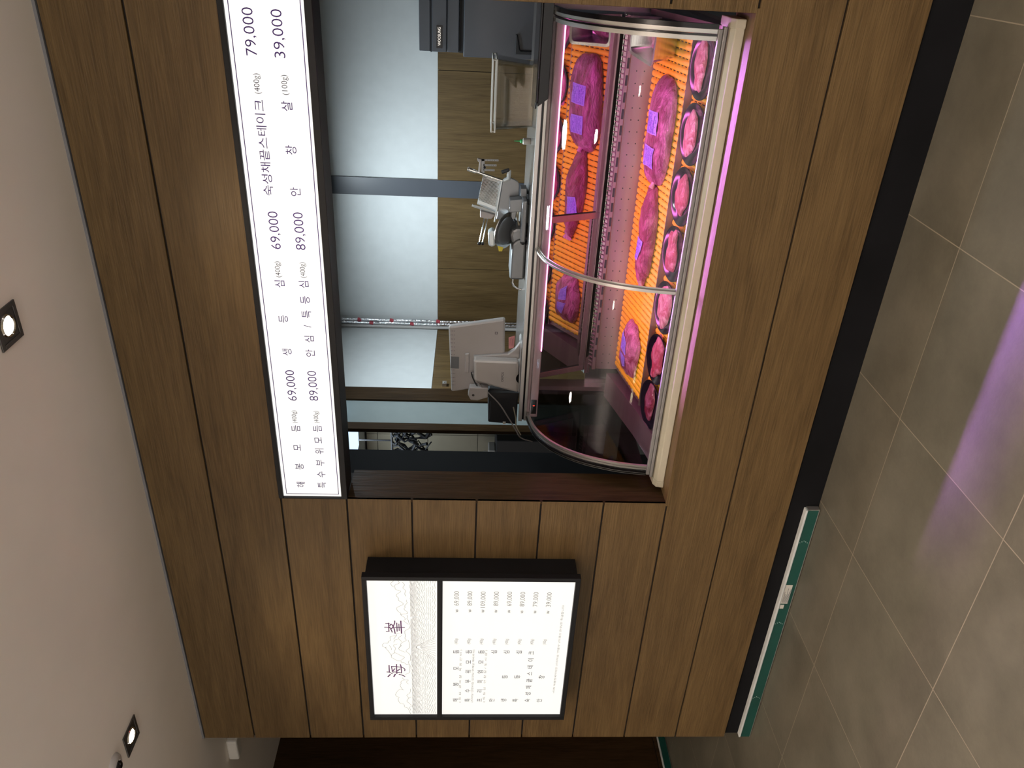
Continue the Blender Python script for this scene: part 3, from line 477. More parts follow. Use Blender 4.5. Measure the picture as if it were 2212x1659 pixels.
for i, z in enumerate(WAVEZ):
    x = fa+.006; fine = i < 7
    while x < fb-.01:
        ln = .30 if i < 2 else random.uniform(.05, .16) if not fine else random.uniform(.12, .3)
        pts = []
        xe = min(x+ln, fb-.004); k = x
        while k <= xe:
            zz = z+.0017*math.sin(k*2*PI/.032+i*.55+.9*math.sin(k*9+i))*(.55 if fine else 1)
            (ax_, az_), (bx_, bz_), (cx_, cz_) = BOATTRI
            inside = zz < bz_ and k < ax_+(bx_-ax_)*(zz-az_)/(bz_-az_) and k > cx_+(bx_-cx_)*(zz-cz_)/(bz_-cz_)
            if inside or zz < 1.5515:
                if len(pts) > 1: strip(bm, pts, ym, .0011)
                pts = []
            else: pts.append((k, zz))
            k += .004
        if len(pts) > 1: strip(bm, pts, ym, .0011)
        x = xe+random.uniform(.003, .012)
loc(obj('line_drawing', bm, M['line_ink'], t)); sub(bpy.data.objects['line_drawing'], p1)
def curve2(P, n=5):
    out = []
    for i in range(len(P)-1):
        p0, p1, p2, p3 = [Vector(P[max(0, min(len(P)-1, i+k))]) for k in (-1, 0, 1, 2)]
        for j in range(n):
            u = j/n; out.append(tuple(.5*((2*p1)+(-p0+p2)*u+(2*p0-5*p1+4*p2-p3)*u*u+(-p0+3*p1-3*p2+p3)*u**3)))
    return out+[tuple(P[-1])]
for part in (HSTROKE[:11], HSTROKE[11:]):
    bm = B()
    for i, (pts, wd) in enumerate(part):
        yy = ym-.0003-.00004*i
        wd *= 2.1; strip(bm, curve2(pts) if len(pts) > 2 else pts, yy, wd)
        for e in (pts[0], pts[-1]): lathe(bm, ((0, 0), (wd*.62, 0)), 10, M=Matrix.Translation((e[0], yy-.00002, e[1])) @ Matrix.Rotation(PI/2, 4, 'X'))
    sub(obj('brush_letter', bm, M['violet_ink']), p1)
n, g = 0, [q for q in MENU if q[4] == 'g']
for ln in (4, 6, 5, 2, 3, 3, 8, 3):
    bm = B()
    for q in g[n:n+ln]: text_into(bm, q[0], q[1], q[2], ym, size=.0285, thin=-.004, sx=.93)
    sub(obj('item_lettering', bm, M['grey_ink']), p2); n += ln
NEWNAME[p2] = ()
lettering([q for q in MENU if q[4] != 'g'], ym, p2, (M['grey_ink'], M['line_ink'], M['line_ink']), {'d': .0225, 'w': .017, 's': .0115, '\u20a9': .012}, .0285)

# ------------------------------------------------------------------ green floor-level plates
t = thing('floor_strip', 'dark green plate with a white lip along the black kickboard under the menu light box', 'floor strip', (-2.72, 2.48, 0), group=None)
bm = B(); box(bm, -3.428, -1.992, 2.470, 2.4915, .006, .052); loc(obj('green_plate', bm, M['green'], t))
bm = B(); box(bm, -3.428, -1.992, 2.466, 2.4915, .052, .0605); loc(obj('white_lip', bm, M['white_strip'], t, bevel=.002))
bm = B(); box(bm, -3.428, -1.992, 2.468, 2.4915, .0035, .0060); box(bm, -1.9920, -1.9885, 2.468, 2.4915, .0035, .052); loc(obj('edge_trim', bm, M['alu'], t))
bm = B(); box(bm, -2.515, -2.405, 2.4690, 2.4702, .020, .050); box(bm, -2.545, -2.522, 2.4690, 2.4702, .032, .049); loc(obj('sticker', bm, M['frost'], t))
bm = B()
for i in range(7): box(bm, -2.508, -2.508+random.uniform(.04, .095), 2.4683, 2.4690, .046-.0038*i-.0012, .046-.0038*i)
sub(obj('sticker_print', bm, M['grey_ink']), bpy.data.objects['sticker'])
bm = B()
for cx in (-2.165, -2.64, -3.14):
    for k, dz in ((-2, 0), (-1, .5), (0, 1), (1, .5), (2, 0)):
        sphere(bm, (cx+(.010*dz), 2.4697, .030+.008*k), .0017)
loc(obj('chevron_dots', bm, M['white_strip'], t))
t = thing('floor_strip', 'dark green plate with a white lip at the foot of the dark passage wall', 'floor strip', (-4.885, 3.0, 0))
bm = B(); box(bm, -4.8925, -4.876, 0.6, 3.975, .006, .052); loc(obj('green_plate', bm, M['green'], t))
bm = B(); box(bm, -4.8925, -4.872, 0.6, 3.975, .052, .0605); loc(obj('white_lip', bm, M['white_strip'], t, bevel=.002))
bm = B(); box(bm, -4.8925, -4.874, 0.6, 3.975, .0035, .006); loc(obj('edge_trim', bm, M['alu'], t))
# ------------------------------------------------------------------ the refrigerated display case
CX0, CX1 = -1.925, -.225                      # outer ends
G = [(2.599, .706), (2.606, .76), (2.617, .82), (2.635, .88), (2.660, .945), (2.693, 1.005), (2.737, 1.062), (2.795, 1.112), (2.865, 1.150), (2.930, 1.168), (2.998, 1.178)]
def smooth(P, n=4):
    out = []
    for i in range(len(P)-1):
        p0, p1, p2, p3 = [Vector(P[max(0, min(len(P)-1, i+k))]) for k in (-1, 0, 1, 2)]
        for j in range(n):
            u = j/n
            out.append(tuple(.5*((2*p1)+(-p0+p2)*u+(2*p0-5*p1+4*p2-p3)*u*u+(-p0+3*p1-3*p2+p3)*u**3)))
    return out+[tuple(P[-1])]
GS = smooth(G)
def offs(P, d):
    out = []
    for i, p in enumerate(P):
        a, b = Vector(P[max(i-1, 0)]), Vector(P[min(i+1, len(P)-1)]); tt = (b-a).normalized(); out.append((p[0]-tt.y*d, p[1]+tt.x*d))
    return out
def sheet(bm, P, xa, xb, d0, d1, mi=0):
    """a curved slab between two offsets of the profile, from xa to xb"""
    A, C = offs(P, d0), offs(P, d1); vs = []
    for x in (xa, xb): vs.append([[bm.verts.new((x, *p)) for p in A], [bm.verts.new((x, *p)) for p in C]])
    fs = []
    for i in range(len(P)-1):
        fs.append(bm.faces.new((vs[0][0][i], vs[1][0][i], vs[1][0][i+1], vs[0][0][i+1]))); fs.append(bm.faces.new((vs[0][1][i], vs[0][1][i+1], vs[1][1][i+1], vs[1][1][i])))
        for s in (0, 1): fs.append(bm.faces.new((vs[s][0][i], vs[s][0][i+1], vs[s][1][i+1], vs[s][1][i])))
    for e in (0, -1): fs.append(bm.faces.new((vs[0][0][e], vs[1][0][e], vs[1][1][e], vs[0][1][e])))
    for f in fs: f.material_index = mi
    bmesh.ops.recalc_face_normals(bm, faces=fs)
t = thing('display_case', 'refrigerated meat display case with a curved glass front, glowing magenta', 'display case', (-1.075, 2.95, 0))
# body hidden below the ledge
bm = B(); box(bm, CX0, CX1, 2.672, 3.42, 0, .638); loc(obj('cabinet', bm, M['alu'], t))
bm = B(); prism(bm, ((2.547, .641), (2.552, .668), (2.572, .678), (2.66, .682), (2.66, .641)), 'X', CX0-.020, CX1+.020)
for x in (CX0-.022, CX1-.006): prism(bm, ((2.544, .6405), (2.549, .670), (2.570, .681), (2.665, .685), (2.665, .6405)), 'X', x, x+.028)
loc(obj('base_sill', bm, M['cream'], t, bevel=.003))
bm = B()
box(bm, CX0+.005, CX1-.005, 2.580, 2.605, .683, .694); box(bm, CX0+.012, CX1-.012, 2.586, 2.598, .6945, .708)
loc(obj('front_rail', bm, M['rail_grey'], t, bevel=.002))
XM = -1.108
bm = B(); sheet(bm, GS, XM+.002, CX1-.018, 0, .006); loc(obj('glass_front', bm, M['glass'], t, smooth=True))
bm = B(); sheet(bm, GS, CX0+.018, XM-.002, 0, .006); loc(obj('glass_front', bm, M['glass'], t, smooth=True))
bm = B(); sheet(bm, GS, XM-.011, XM+.011, -.004, -.0005); sheet(bm, GS, XM-.004, XM+.004, .0065, .010); loc(obj('mullion', bm, M['alu'], t, smooth=True))
for x, s in ((CX0, 1), (CX1, -1)):
    bm = B()
    for a, b, mi, d in ((0, .014, 1, .010), (.015, .027, 0, .012), (.028, .034, 1, .008), (.035, .048, 0, .010)):
        if s > 0: a, b, mi = {0: (0, .012, 0), .015: (.013, .024, 1), .028: (.025, .034, 0), .035: (.036, .046, 0)}[a]
        xa, xb = sorted((x+s*a, x+s*b)); sheet(bm, GS, xa, xb, -d, -.0008 if mi == 0 else .004, mi)
    loc(obj('end_frame', bm, [M['alu'], M['black_gloss']], t, smooth=True))
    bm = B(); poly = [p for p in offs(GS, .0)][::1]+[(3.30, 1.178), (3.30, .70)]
    xa, xb = sorted((x+s*.002, x+s*.008)); prism(bm, poly, 'X', xa, xb); loc(obj('glass_end', bm, M['darkened_glass' if s > 0 else 'glass'], t))
    bm = B(); box(bm, min(x, x+s*.03), max(x, x+s*.03), 3.26, 3.33, .66, 1.178)
    xa, xb = sorted((x+s*.010, x+s*.135 if s > 0 else x+s*.03)); prism(bm, ((2.64, .60), (2.64, .668), (2.88, .712), (3.215, .795), (3.215, .60)), 'X', xa, xb)
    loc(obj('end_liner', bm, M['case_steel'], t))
# header rail, top
bm = B()
box(bm, CX0, CX1, 2.996, 3.012, 1.178, 1.190); box(bm, CX0, CX1, 2.990, 3.012, 1.198, 1.214); box(bm, CX0, CX1, 3.004, 3.02, 1.188, 1.20, 1)
loc(obj('header_rail', bm, [M['alu'], M['black_gloss']], t, bevel=.0015))
bm = B(); box(bm, CX0, CX1, 3.012, 3.70, 1.182, 1.200); loc(obj('top', bm, M['steel'], t, bevel=.002))
bm = B(); box(bm, CX0+.04, CX1-.04, 2.966, 3.085, 1.134, 1.166); box(bm, CX0+.04, CX1-.04, 3.00, 3.085, 1.166, 1.1815); loc(obj('lamp_canopy', bm, M['canopy'], t, bevel=.003))
bm = B(); box(bm, -1.55, -.28, 2.957, 2.9655, 1.1345, 1.139); loc(obj('light_strip', bm, M['led_pink'], t))
bm = B(); box(bm, -1.865, -1.795, 2.9595, 2.9655, 1.140, 1.164); tp = loc(obj('temperature_display', bm, M['black_gloss'], t))
bm = B()
text_into(bm, '0', -1.822, 1.152, 2.9588, height=.009, size=.010); sub(obj('digit', bm, M['led_red']), tp)
# decks, tilted to the front
TL = .185
def dz(y, up): return (.712 if up else .692)+TL*(y-2.88)
DX0, DX1 = -1.76, -.262
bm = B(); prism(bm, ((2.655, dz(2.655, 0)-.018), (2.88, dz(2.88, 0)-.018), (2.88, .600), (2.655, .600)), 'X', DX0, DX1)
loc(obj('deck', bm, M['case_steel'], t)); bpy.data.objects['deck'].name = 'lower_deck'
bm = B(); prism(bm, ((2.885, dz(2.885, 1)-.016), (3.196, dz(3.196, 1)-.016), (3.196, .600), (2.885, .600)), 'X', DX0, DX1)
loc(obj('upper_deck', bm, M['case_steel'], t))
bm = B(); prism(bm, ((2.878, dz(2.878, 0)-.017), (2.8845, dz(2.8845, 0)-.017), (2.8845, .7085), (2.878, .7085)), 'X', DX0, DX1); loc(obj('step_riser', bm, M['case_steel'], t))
# perforated back panel with slotted lip
bm = B(); box(bm, DX0, DX1, 3.200, 3.206, .69, .853)
prism(bm, ((3.200, .853), (3.192, .857), (3.192, .871), (3.206, .873), (3.206, .853)), 'X', DX0, DX1)
k = 0
x = DX1-.055
while x > DX0+.03:
    for z in (.796, .826):
        lathe(bm, ((0, 0), (.0028, 0)), 10, M=Matrix.Translation((x, 3.1992, z)) @ Matrix.Rotation(PI/2, 4, 'X'), mi=1)
    x -= .0455
x = DX1-.02
while x > DX0+.05:
    box(bm, x-.038, x, 3.1910, 3.1922, .8585, .8675, 1); x -= .0625
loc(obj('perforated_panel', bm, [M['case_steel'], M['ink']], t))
bm = B(); prism(bm, ((3.207, .866), (3.228, .880), (3.228, .876), (3.207, .862)), 'X', DX0, DX1, 1)
x = DX1-.005
while x > DX0:
    prism(bm, ((3.207, .873), (3.228, .887), (3.228, .881), (3.207, .867)), 'X', x-.003, x); x -= .020
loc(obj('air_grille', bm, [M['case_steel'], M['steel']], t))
# rear sliding doors, leaning in at the top
def dp(s, n=0.):   # point on the door plane: s along the slope from the sill, n towards the shop
    u = Vector((-.42, 1.0)).normalized(); nn = Vector((1.0, .42)).normalized()
    return (3.246+u.x*s+nn.x*n, .893+u.y*s+nn.y*n)
SH = .300
bm = B()
for n0, n1, s0, s1 in ((-.002, .004, -.016, .006), (.010, .014, -.016, .004), (.018, .022, -.016, .006)):
    prism(bm, (dp(s0, n0), dp(s1, n0), dp(s1, n1), dp(s0, n1)), 'X', DX0-.05, DX1)
prism(bm, (dp(-.02, -.004), dp(-.012, -.004), dp(-.012, .03), dp(-.02, .03)), 'X', DX0-.05, DX1)
loc(obj('door_track', bm, M['chrome'], t))
for xa, xb, n in ((-1.055, -.262, .004), (-1.800, -1.025, .0135)):
    bm = B(); prism(bm, (dp(.003, n), dp(.028, n), dp(.028, n+.008), dp(.003, n+.008)), 'X', xa, xb)
    prism(bm, (dp(SH-.02, n), dp(SH, n), dp(SH, n+.008), dp(SH-.02, n+.008)), 'X', xa, xb)
    for p, q in ((xa, xa+.028), (xb-.028, xb)): prism(bm, (dp(.003, n-.001), dp(SH, n-.001), dp(SH, n+.009), dp(.003, n+.009)), 'X', p, q)
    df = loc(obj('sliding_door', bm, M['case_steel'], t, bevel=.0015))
    bm = B(); prism(bm, (dp(.028, n+.0035), dp(SH-.02, n+.0035), dp(SH-.02, n+.005), dp(.028, n+.005)), 'X', xa+.028, xb-.028); sub(obj('door_glass', bm, M['door_glass']), df)
    for p, q in ((xa+.028, xa+.032), (xb-.032, xb-.028)):
        bm = B(); prism(bm, (dp(.028, n), dp(SH-.02, n), dp(SH-.02, n+.004), dp(.028, n+.004)), 'X', p, q); sub(obj('door_gasket', bm, M['black_matte']), df)
bm = B()
box(bm, CX0, CX1, 3.30, 3.34, .60, .88); loc(obj('rear_panel', bm, M['steel'], t))

# ------------------------------------------------------------------ orange slatted mats on the two decks
def mat_mesh(x0, x1, ya, yb, lip):
    """half-round slats running front to back, curled down at both ends, on a slotted base (mat space: x, y along the slope, z up)"""
    bm = B(); p = .0253; x = x1
    while x-p > x0-.001:
        c = x-p/2; r = .0108; rows = []
        ys = [(ya-.004, -.007), (ya-.002, -.002), (ya+.004, .0), (yb-.004, .0), (yb+.002, -.002), (yb+.004, -.007)]
        for y, d in ys: rows.append([bm.verts.new((c-r*math.cos(PI*k/6), y, d+.0065*math.sin(PI*k/6))) for k in range(7)])
        for a, b in zip(rows, rows[1:]):
            for k in range(6): bm.faces.new((a[k], a[k+1], b[k+1], b[k]))
        bm.faces.new(rows[0][::-1]); bm.faces.new(rows[-1])
        y = ya+.010
        while y < yb-.01:     # webs between the slats leave short open slots
            box(bm, x-p-.0024, x-p+.0024, y, min(y+.007, yb-.004), -.002, .0022); y += .031
        x -= p
    bmesh.ops.recalc_face_normals(bm, faces=bm.faces[:])
    return bm
ANG = math.atan(TL)
o = obj('slatted_mat', mat_mesh(DX0+.004, DX1-.004, -.002, .314, 1), M['orange'], smooth=True)
o.location = (0, 2.884, dz(2.884, 1)-.008); o.rotation_euler = (ANG, 0, 0)
tag(o, 'orange slatted mat on the upper deck under the large meat cuts', 'mat')
o = obj('slatted_mat', mat_mesh(DX0+.004, DX1-.004, .002, .218, 0), M['orange'], smooth=True)
o.location = (0, 2.657, dz(2.657, 0)-.010); o.rotation_euler = (ANG, 0, 0)
tag(o, 'orange slatted mat on the lower front deck under the oval trays', 'mat')

# ------------------------------------------------------------------ meat
def blob(a, b, h, seed, n=48, rings=14, lump=.10, ex=2.6, wrinkle=.0):
    """a resting cut: outline a x b (half sizes), height h, flat below; returns the mesh and its height function"""
    def rad(th):
        c, s = abs(math.cos(th)), abs(math.sin(th))
        r = 1/((c**ex+s**ex)**(1/ex)); return r*(1+lump*noise.noise(Vector((math.cos(th)*1.6+seed, math.sin(th)*1.6, seed*.7))))
    def zf(x, y):
        th = math.atan2(y/b, x/a); q = min(1, math.hypot(x/a, y/b)/rad(th))
        z = h*(1-q**2.6)**.55
        z *= 1+.22*noise.noise(Vector((x*9+seed, y*11, seed)))+.10*noise.noise(Vector((x*26, y*30+seed, 3)))
        if wrinkle: z += wrinkle*noise.noise(Vector((x*38+seed, y*75, 1.3)))*(1-q**6)
        return max(z, 0)
    bm = B(); R_ = []
    for i in range(1, rings+1):
        q = i/rings; q = 1-(1-q)**1.7; row = []
        for k in range(n):
            th = 2*PI*k/n; r = rad(th)*q; x, y = a*r*math.cos(th), b*r*math.sin(th)
            row.append(bm.verts.new((x, y, zf(x, y)+.001)))
        R_.append(row)
    c = bm.verts.new((0, 0, zf(0, 0)+.001)); d = bm.verts.new((0, 0, 0)); base = [bm.verts.new((v.co.x*.94, v.co.y*.94, 0)) for v in R_[-1]]
    for k in range(n):
        bm.faces.new((c, R_[0][k], R_[0][(k+1) % n])); bm.faces.new((d, base[(k+1) % n], base[k]))
        bm.faces.new((R_[-1][k], base[k], base[(k+1) % n], R_[-1][(k+1) % n]))
        for p, q in zip(R_, R_[1:]): bm.faces.new((p[k], q[k], q[(k+1) % n], p[(k+1) % n]))
    bmesh.ops.recalc_face_normals(bm, faces=bm.faces[:])
    return bm, zf
def patch(zf, cx, cy, w_, h_, ang, lift, par, corners=None, lines=True):
    """a paper label stuck on a cut, following its surface, with rows of print"""
    def P(u, v): 
        if corners: 
            (ax_, ay_), (bx_, by_), (cx_, cy_), (dx_, dy_) = corners
            x = (ax_*(1-u)+bx_*u)*(1-v)+(dx_*(1-u)+cx_*u)*v; y = (ay_*(1-u)+by_*u)*(1-v)+(dy_*(1-u)+cy_*u)*v
        else:
            x0, y0 = (u-.5)*w_, (v-.5)*h_; x = cx+x0*math.cos(ang)-y0*math.sin(ang); y = cy+x0*math.sin(ang)+y0*math.cos(ang)
        return x, y
    def grid(bm, u0, u1, v0, v1, nu, nv, l):
        g = [[bm.verts.new((*P(u0+(u1-u0)*i/nu, v0+(v1-v0)*j/nv), zs(*P(u0+(u1-u0)*i/nu, v0+(v1-v0)*j/nv))+l)) for i in range(nu+1)] for j in range(nv+1)]
        for j in range(nv):
            for i in range(nu): bm.faces.new((g[j][i], g[j][i+1], g[j+1][i+1], g[j+1][i]))
    def zs(x, y): return max(zf(x+dx, y+dy) for dx in (-.006, 0, .006) for dy in (-.006, 0, .006))
    bm = B(); grid(bm, 0, 1, 0, 1, 10, 8, lift); lb = obj('label', bm, M['label'], par, smooth=True)
    if lines:
        bm = B(); rnd = random.Random(int(cx*1e4)+int(cy*1e3))
        for r in range(9):
            v = .09+.095*r; u = .06
            while u < .92:
                l = rnd.uniform(.03, .13)
                if rnd.random() < .85: grid(bm, u, min(u+l, .95), v, v+.035, 2, 1, lift+.0006)
                u += l+.02
        obj('print', bm, M['label_ink'], lb)
    return lb
def on_deck(y, up): return dz(y, up)
# large vacuum-packed loin with two labels
t = thing('beef_loin', 'thick vacuum-packed beef loin with two square labels, next to the steel pan', 'meat', (-.640, 3.010, dz(3.01, 1)+.001), (ANG, 0, math.radians(-3)))
bm, zf = blob(.200, .098, .050, 3.1, ex=3.0, lump=.06, wrinkle=.004); obj('meat', bm, M['meat_loin'], t, smooth=True)
patch(zf, .040, -.005, .082, .085, .10, .002, t); patch(zf, -.085, -.010, .078, .080, .02, .002, t)
# long knotted loin in the middle
t = thing('beef_tenderloin', 'long narrow vacuum-packed beef cut in the middle of the upper mat', 'meat', (-1.035, 2.995, dz(2.995, 1)+.001), (ANG, 0, math.radians(3)))
bm, zf = blob(.205, .062, .040, 8.4, ex=2.1, lump=.22, wrinkle=.006); obj('meat', bm, M['meat_lean'], t, smooth=True)
patch(zf, -.055, .015, .085, .055, -.25, .002, t)
for sx, k in ((1, 1.0), (-1, .8)):
    bm = B()
    for j in range(5):
        a = -.5+j*.25
        tube(bm, [(sx*.190, 0, .018), (sx*.206, .006*math.sin(a*3), .014), (sx*(.222+.008*k), .045*a, .006+.004*(j % 2))], [.012, .005, .009], 6)
    obj('bag_end', bm, M['bag'], t, smooth=True)
# short marbled cut at the left end
t = thing('beef_chunk', 'short marbled beef cut with two torn angular labels on the upper mat', 'meat', (-1.560, 3.015, dz(3.015, 1)+.001), (ANG, 0, math.radians(5)))
bm, zf = blob(.128, .088, .036, 12.7, ex=2.2, lump=.20, wrinkle=.005); obj('meat', bm, M['meat_marbled'], t, smooth=True)
patch(zf, 0, 0, 0, 0, 0, .002, t, corners=((.085, .02), (.045, -.022), (-.012, -.030), (.010, .026)))
patch(zf, .01, 0, 0, 0, 0, .002, t, corners=((-.006, .030), (-.024, -.030), (-.066, -.030), (-.078, .006)))

# oval black trays with sliced cuts under film, in front
trays = ((-.372, 'right end of the lower mat, beside the steel pan', 0, 1, 'a broad pale marbled slice'), (-.592, 'second from the right', 1, 0, 'a long smooth cut'), (-.812, 'third from the right, under creased film', 2, 1, 'small glossy pieces'),
         (-1.030, 'in the middle of the row, left under the long cut', 3, 0, 'a flat striped cut'), (-1.250, 'third from the left, under the glass divider', 4, 0, 'a wide folded cut'), (-1.478, 'second from the left, in front of the torn labels', 5, 2, 'a large lean cut'), (-1.690, 'left end of the lower mat, out of the lamp light', 6, 1, 'a dark narrow cut'))
desc = ('first black oval tray of the front row, right in front of the steel pan', 'second black oval tray counting from the steel pan, holding a long pointed slice', 'third black oval tray counting from the steel pan, under creased film',
        'middle black oval tray in the front row of seven', 'fifth black oval tray counting from the steel pan, under the metal glass divider', 'sixth black oval tray counting from the steel pan, in front of the torn labels', 'last black oval tray of the front row, in the shade away from the pan')
desc = tuple(d.replace('right in front', 'just in front') for d in desc)
plate0 = None
for i, (x, _, _, mk, _) in enumerate(trays):
    y = 2.778
    lab = desc[i]
    loc_ = (x, y, dz(y, 0)-.0005)
    if plate0 is None:
        bm = B(); lathe(bm, ((0, .004), (.070, .004), (.092, .010), (.107, .0175), (.111, .0180), (.1115, .0150), (.104, .011), (.084, 0), (0, 0)), 48, sx=.955, sy=.86)
        plate0 = obj('oval_tray', bm, M['plate'], smooth=True); o = plate0
    else:
        o = plate0.copy(); COL.objects.link(o)
    o.location = loc_; o.rotation_euler = (ANG, 0, math.radians((4, -6, -3, -4, -3, -2, -3)[i]))
    tag(o, lab, 'tray', group='oval trays on the lower mat')
    A, Bq, H = ((.090, .042, .020), (.094, .046, .022), (.080, .050, .024), (.094, .044, .020), (.090, .058, .024), (.096, .060, .022), (.086, .044, .020))[i]
    oy = (.034, .028, .020, .030, .016, .012, .016)[i]
    bm, zf = blob(A, Bq, H*.72, 20.3+i*3.7, n=40, rings=10, lump=.34, ex=1.75, wrinkle=.004)
    s = obj('beef_slice', bm, (M['meat_slice'], M['meat_slice'], M['meat_slice_lean'], M['meat_slice_lean'], M['meat_slice'], M['meat_slice_lean'], M['meat_lean'])[i], smooth=True)
    s.location = (x-.002, y+oy*math.cos(ANG)-.0045*math.sin(ANG), dz(y, 0)+oy*math.sin(ANG)+.0045); s.rotation_euler = (ANG, 0, math.radians((6, -9, -4, -5, -2, -3, -4)[i]))
    tag(s, ('wide marbled beef slice on the oval tray just in front of the steel pan', 'long pointed beef slice on the second oval tray from the steel pan', 'glossy beef pieces on the third oval tray from the steel pan',
        'flat beef slice on the middle tray of the front row', 'folded beef slice on the tray under the metal glass divider', 'large lean beef slice on the tray in front of the torn labels', 'dark narrow beef slice on the last tray, in the shade')[i], 'meat', group='sliced beef on the oval trays')
# steel pan at the right end
t = thing('steel_pan', 'deep steel pan on the upper orange mat at the end of the case', 'pan', (-.330, 3.085, dz(3.085, 1)), (ANG, 0, math.radians(-4)))
bm = B()
def rr(hx, hy, r, z, n=5):
    out = []
    for cx, cy, a0_ in ((hx-r, hy-r, 0), (-hx+r, hy-r, 90), (-hx+r, -hy+r, 180), (hx-r, -hy+r, 270)):
        for k in range(n+1):
            a = math.radians(a0_+90*k/n); out.append((cx+r*math.cos(a), cy+r*math.sin(a), z))
    return out
loops = [rr(.038, .085, .014, .001), rr(.055, .110, .018, .094), rr(.066, .122, .020, .096), rr(.066, .122, .020, .093), rr(.057, .112, .018, .091), rr(.042, .089, .014, -.0005)]
vl = [[bm.verts.new(p) for p in l] for l in loops]
for a, b in zip(vl, vl[1:]):
    for k in range(len(a)): bm.faces.new((a[k], a[(k+1) % len(a)], b[(k+1) % len(a)], b[k]))
bm.faces.new(vl[0]); bm.faces.new(vl[-1][::-1]); bmesh.ops.recalc_face_normals(bm, faces=bm.faces[:])
obj('pan_body', bm, M['steel'], t, smooth=False)
bm, zf = blob(.036, .075, .045, 51.2, n=36, rings=9, lump=.3, ex=2.2)
s = obj('beef_fat', bm, M['meat_marbled'], smooth=True); s.location = (-.335, 3.08, dz(3.08, 1)+.004); s.rotation_euler = (ANG, 0, .1)
tag(s, 'pale pink lump of meat inside the steel pan', 'meat')
# ------------------------------------------------------------------ things on and behind the counter top
ZT = 1.2005
def fl(P): return [(x, max(z, ZT)) for x, z in P]
# meat slicer
t = thing('meat_slicer', 'silver meat slicer with a ribbed feed table standing on the counter', 'slicer', (-1.14, 3.38, ZT))
def pv(name, P, y0, y1, m, par=None, bevel=.004, smooth=False):
    bm = B(); prism(bm, P, 'Y', y0, y1); o = obj(name, bm, m, t if par is None else par, bevel=bevel, smooth=smooth)
    return loc(o) if par is None else o
pv('base', [(-1.0077, 1.2285), (-1.0070, 1.207), (-1.1950, 1.207), (-1.1950, 1.2290)], 3.30, 3.52, M['grey_cast'], bevel=.006)
for x, y in ((-1.02, 3.33), (-1.18, 3.33), (-1.02, 3.49), (-1.18, 3.49)):
    bm = B(); lathe(bm, ((0, 0), (.014, 0), (.012, .006), (0, .006)), 14, c=(x, y, ZT)); loc(obj('foot', bm, M['black_matte'], t))
pv('motor_housing', fl(SL['motor']), 3.335, 3.50, M['grey_cast'], bevel=.016)
pv('neck', fl(SL['neck']), 3.35, 3.46, M['grey_cast'], bevel=.012)
pv('gauge_plate', SL['gauge'], 3.405, 3.417, M['grey_cast'], bevel=.003)
pv('plate_edge', [SL['edge'][0], (SL['edge'][0][0], SL['edge'][0][1]+.006), (SL['edge'][1][0], SL['edge'][1][1]+.006), SL['edge'][1]], 3.392, 3.405, M['cast'], bevel=.001)
pv('support_bracket', SL['bracket'], 3.345, 3.400, M['grey_cast'], bevel=.003)
pv('support_post', fl(SL['post']), 3.36, 3.42, M['grey_cast'], bevel=.003)
tb = pv('feed_table', SL['table'], 3.410, 3.420, M['cast'], bevel=.001)
(ax_, az_), (bx_, bz_), (cx_, cz_), (dx_, dz_) = SL['table']
bm = B()
for i in range(22):
    u = .03+.80*i/21
    p = Vector((ax_+(dx_-ax_)*u, 3.409, az_+(dz_-az_)*u)); q = Vector((bx_+(cx_-bx_)*u, 3.409, bz_+(cz_-bz_)*u)); tube(bm, (p, q), .0017, 6)
obj('ribs', bm, M['chrome'], tb)
bm = B(); (x0, z0), (x1, z1) = SL['rail']; tube(bm, ((x0, 3.40, z0), (x1, 3.40, z1)), .0055, 10); (x0, z0), (x1, z1) = SL['railend']; tube(bm, ((x0, 3.40, z0), (x1, 3.40, z1)), .008, 10)
tube(bm, ((x0-.001, 3.395, z0-.006), (x0+.008, 3.395, z0-.003)), .004, 8); loc(obj('slide_rail', bm, M['chrome'], t, smooth=True))
bm = B(); (x0, z0), (x1, z1) = SL['flange']; tube(bm, ((x0, 3.395, z0), (x0*.55+x1*.45, 3.397, z0*.5+z1*.5), (x1, 3.40, z1)), [.0055, .007, .005], 8); loc(obj('table_flange', bm, M['cast'], t, smooth=True))
arm = [(x, 3.385, z) for x, z in SL['arm']]
bm = B(); tube(bm, arm, [.006, .009, .010, .007], 8); ar = loc(obj('handle_arm', bm, M['cast'], t, smooth=True))
bm = B(); (x0, z0), (x1, z1) = SL['knob']; tube(bm, ((x0, 3.383, z0), (x0+(x1-x0)*.1, 3.383, z0+(z1-z0)*.1), (x1, 3.385, z1)), [.006, .0085, .0075], 12); obj('handle_grip', bm, M['black_matte'], ar, smooth=True)
mp = pv('meat_pusher', SL['plate'], 3.398, 3.402, M['grey_cast'], bevel=.0008)
pv('pusher_bracket', SL['angle'], 3.385, 3.398, M['white_plastic'], par=mp, bevel=.002)
bm = B()
for (xa, za), (xb, zb) in SL['fingers']:
    prism(bm, ((xa-.004, za), (xa+.004, za), (xb+.004, zb), (xb-.004, zb)), 'Y', 3.398, 3.401)
    for k in range(5): sphere(bm, (xa+(xb-xa)*(.35+.14*k), 3.3975, za+(zb-za)*(.35+.14*k)), .0013, 1)
obj('pusher_prongs', bm, [M['grey_cast'], M['ink']], mp)
bm = B(); sphere(bm, (SL['bknob'][0], 3.392, SL['bknob'][1]), .0055); obj('pusher_knob', bm, M['black_matte'], mp, smooth=True)
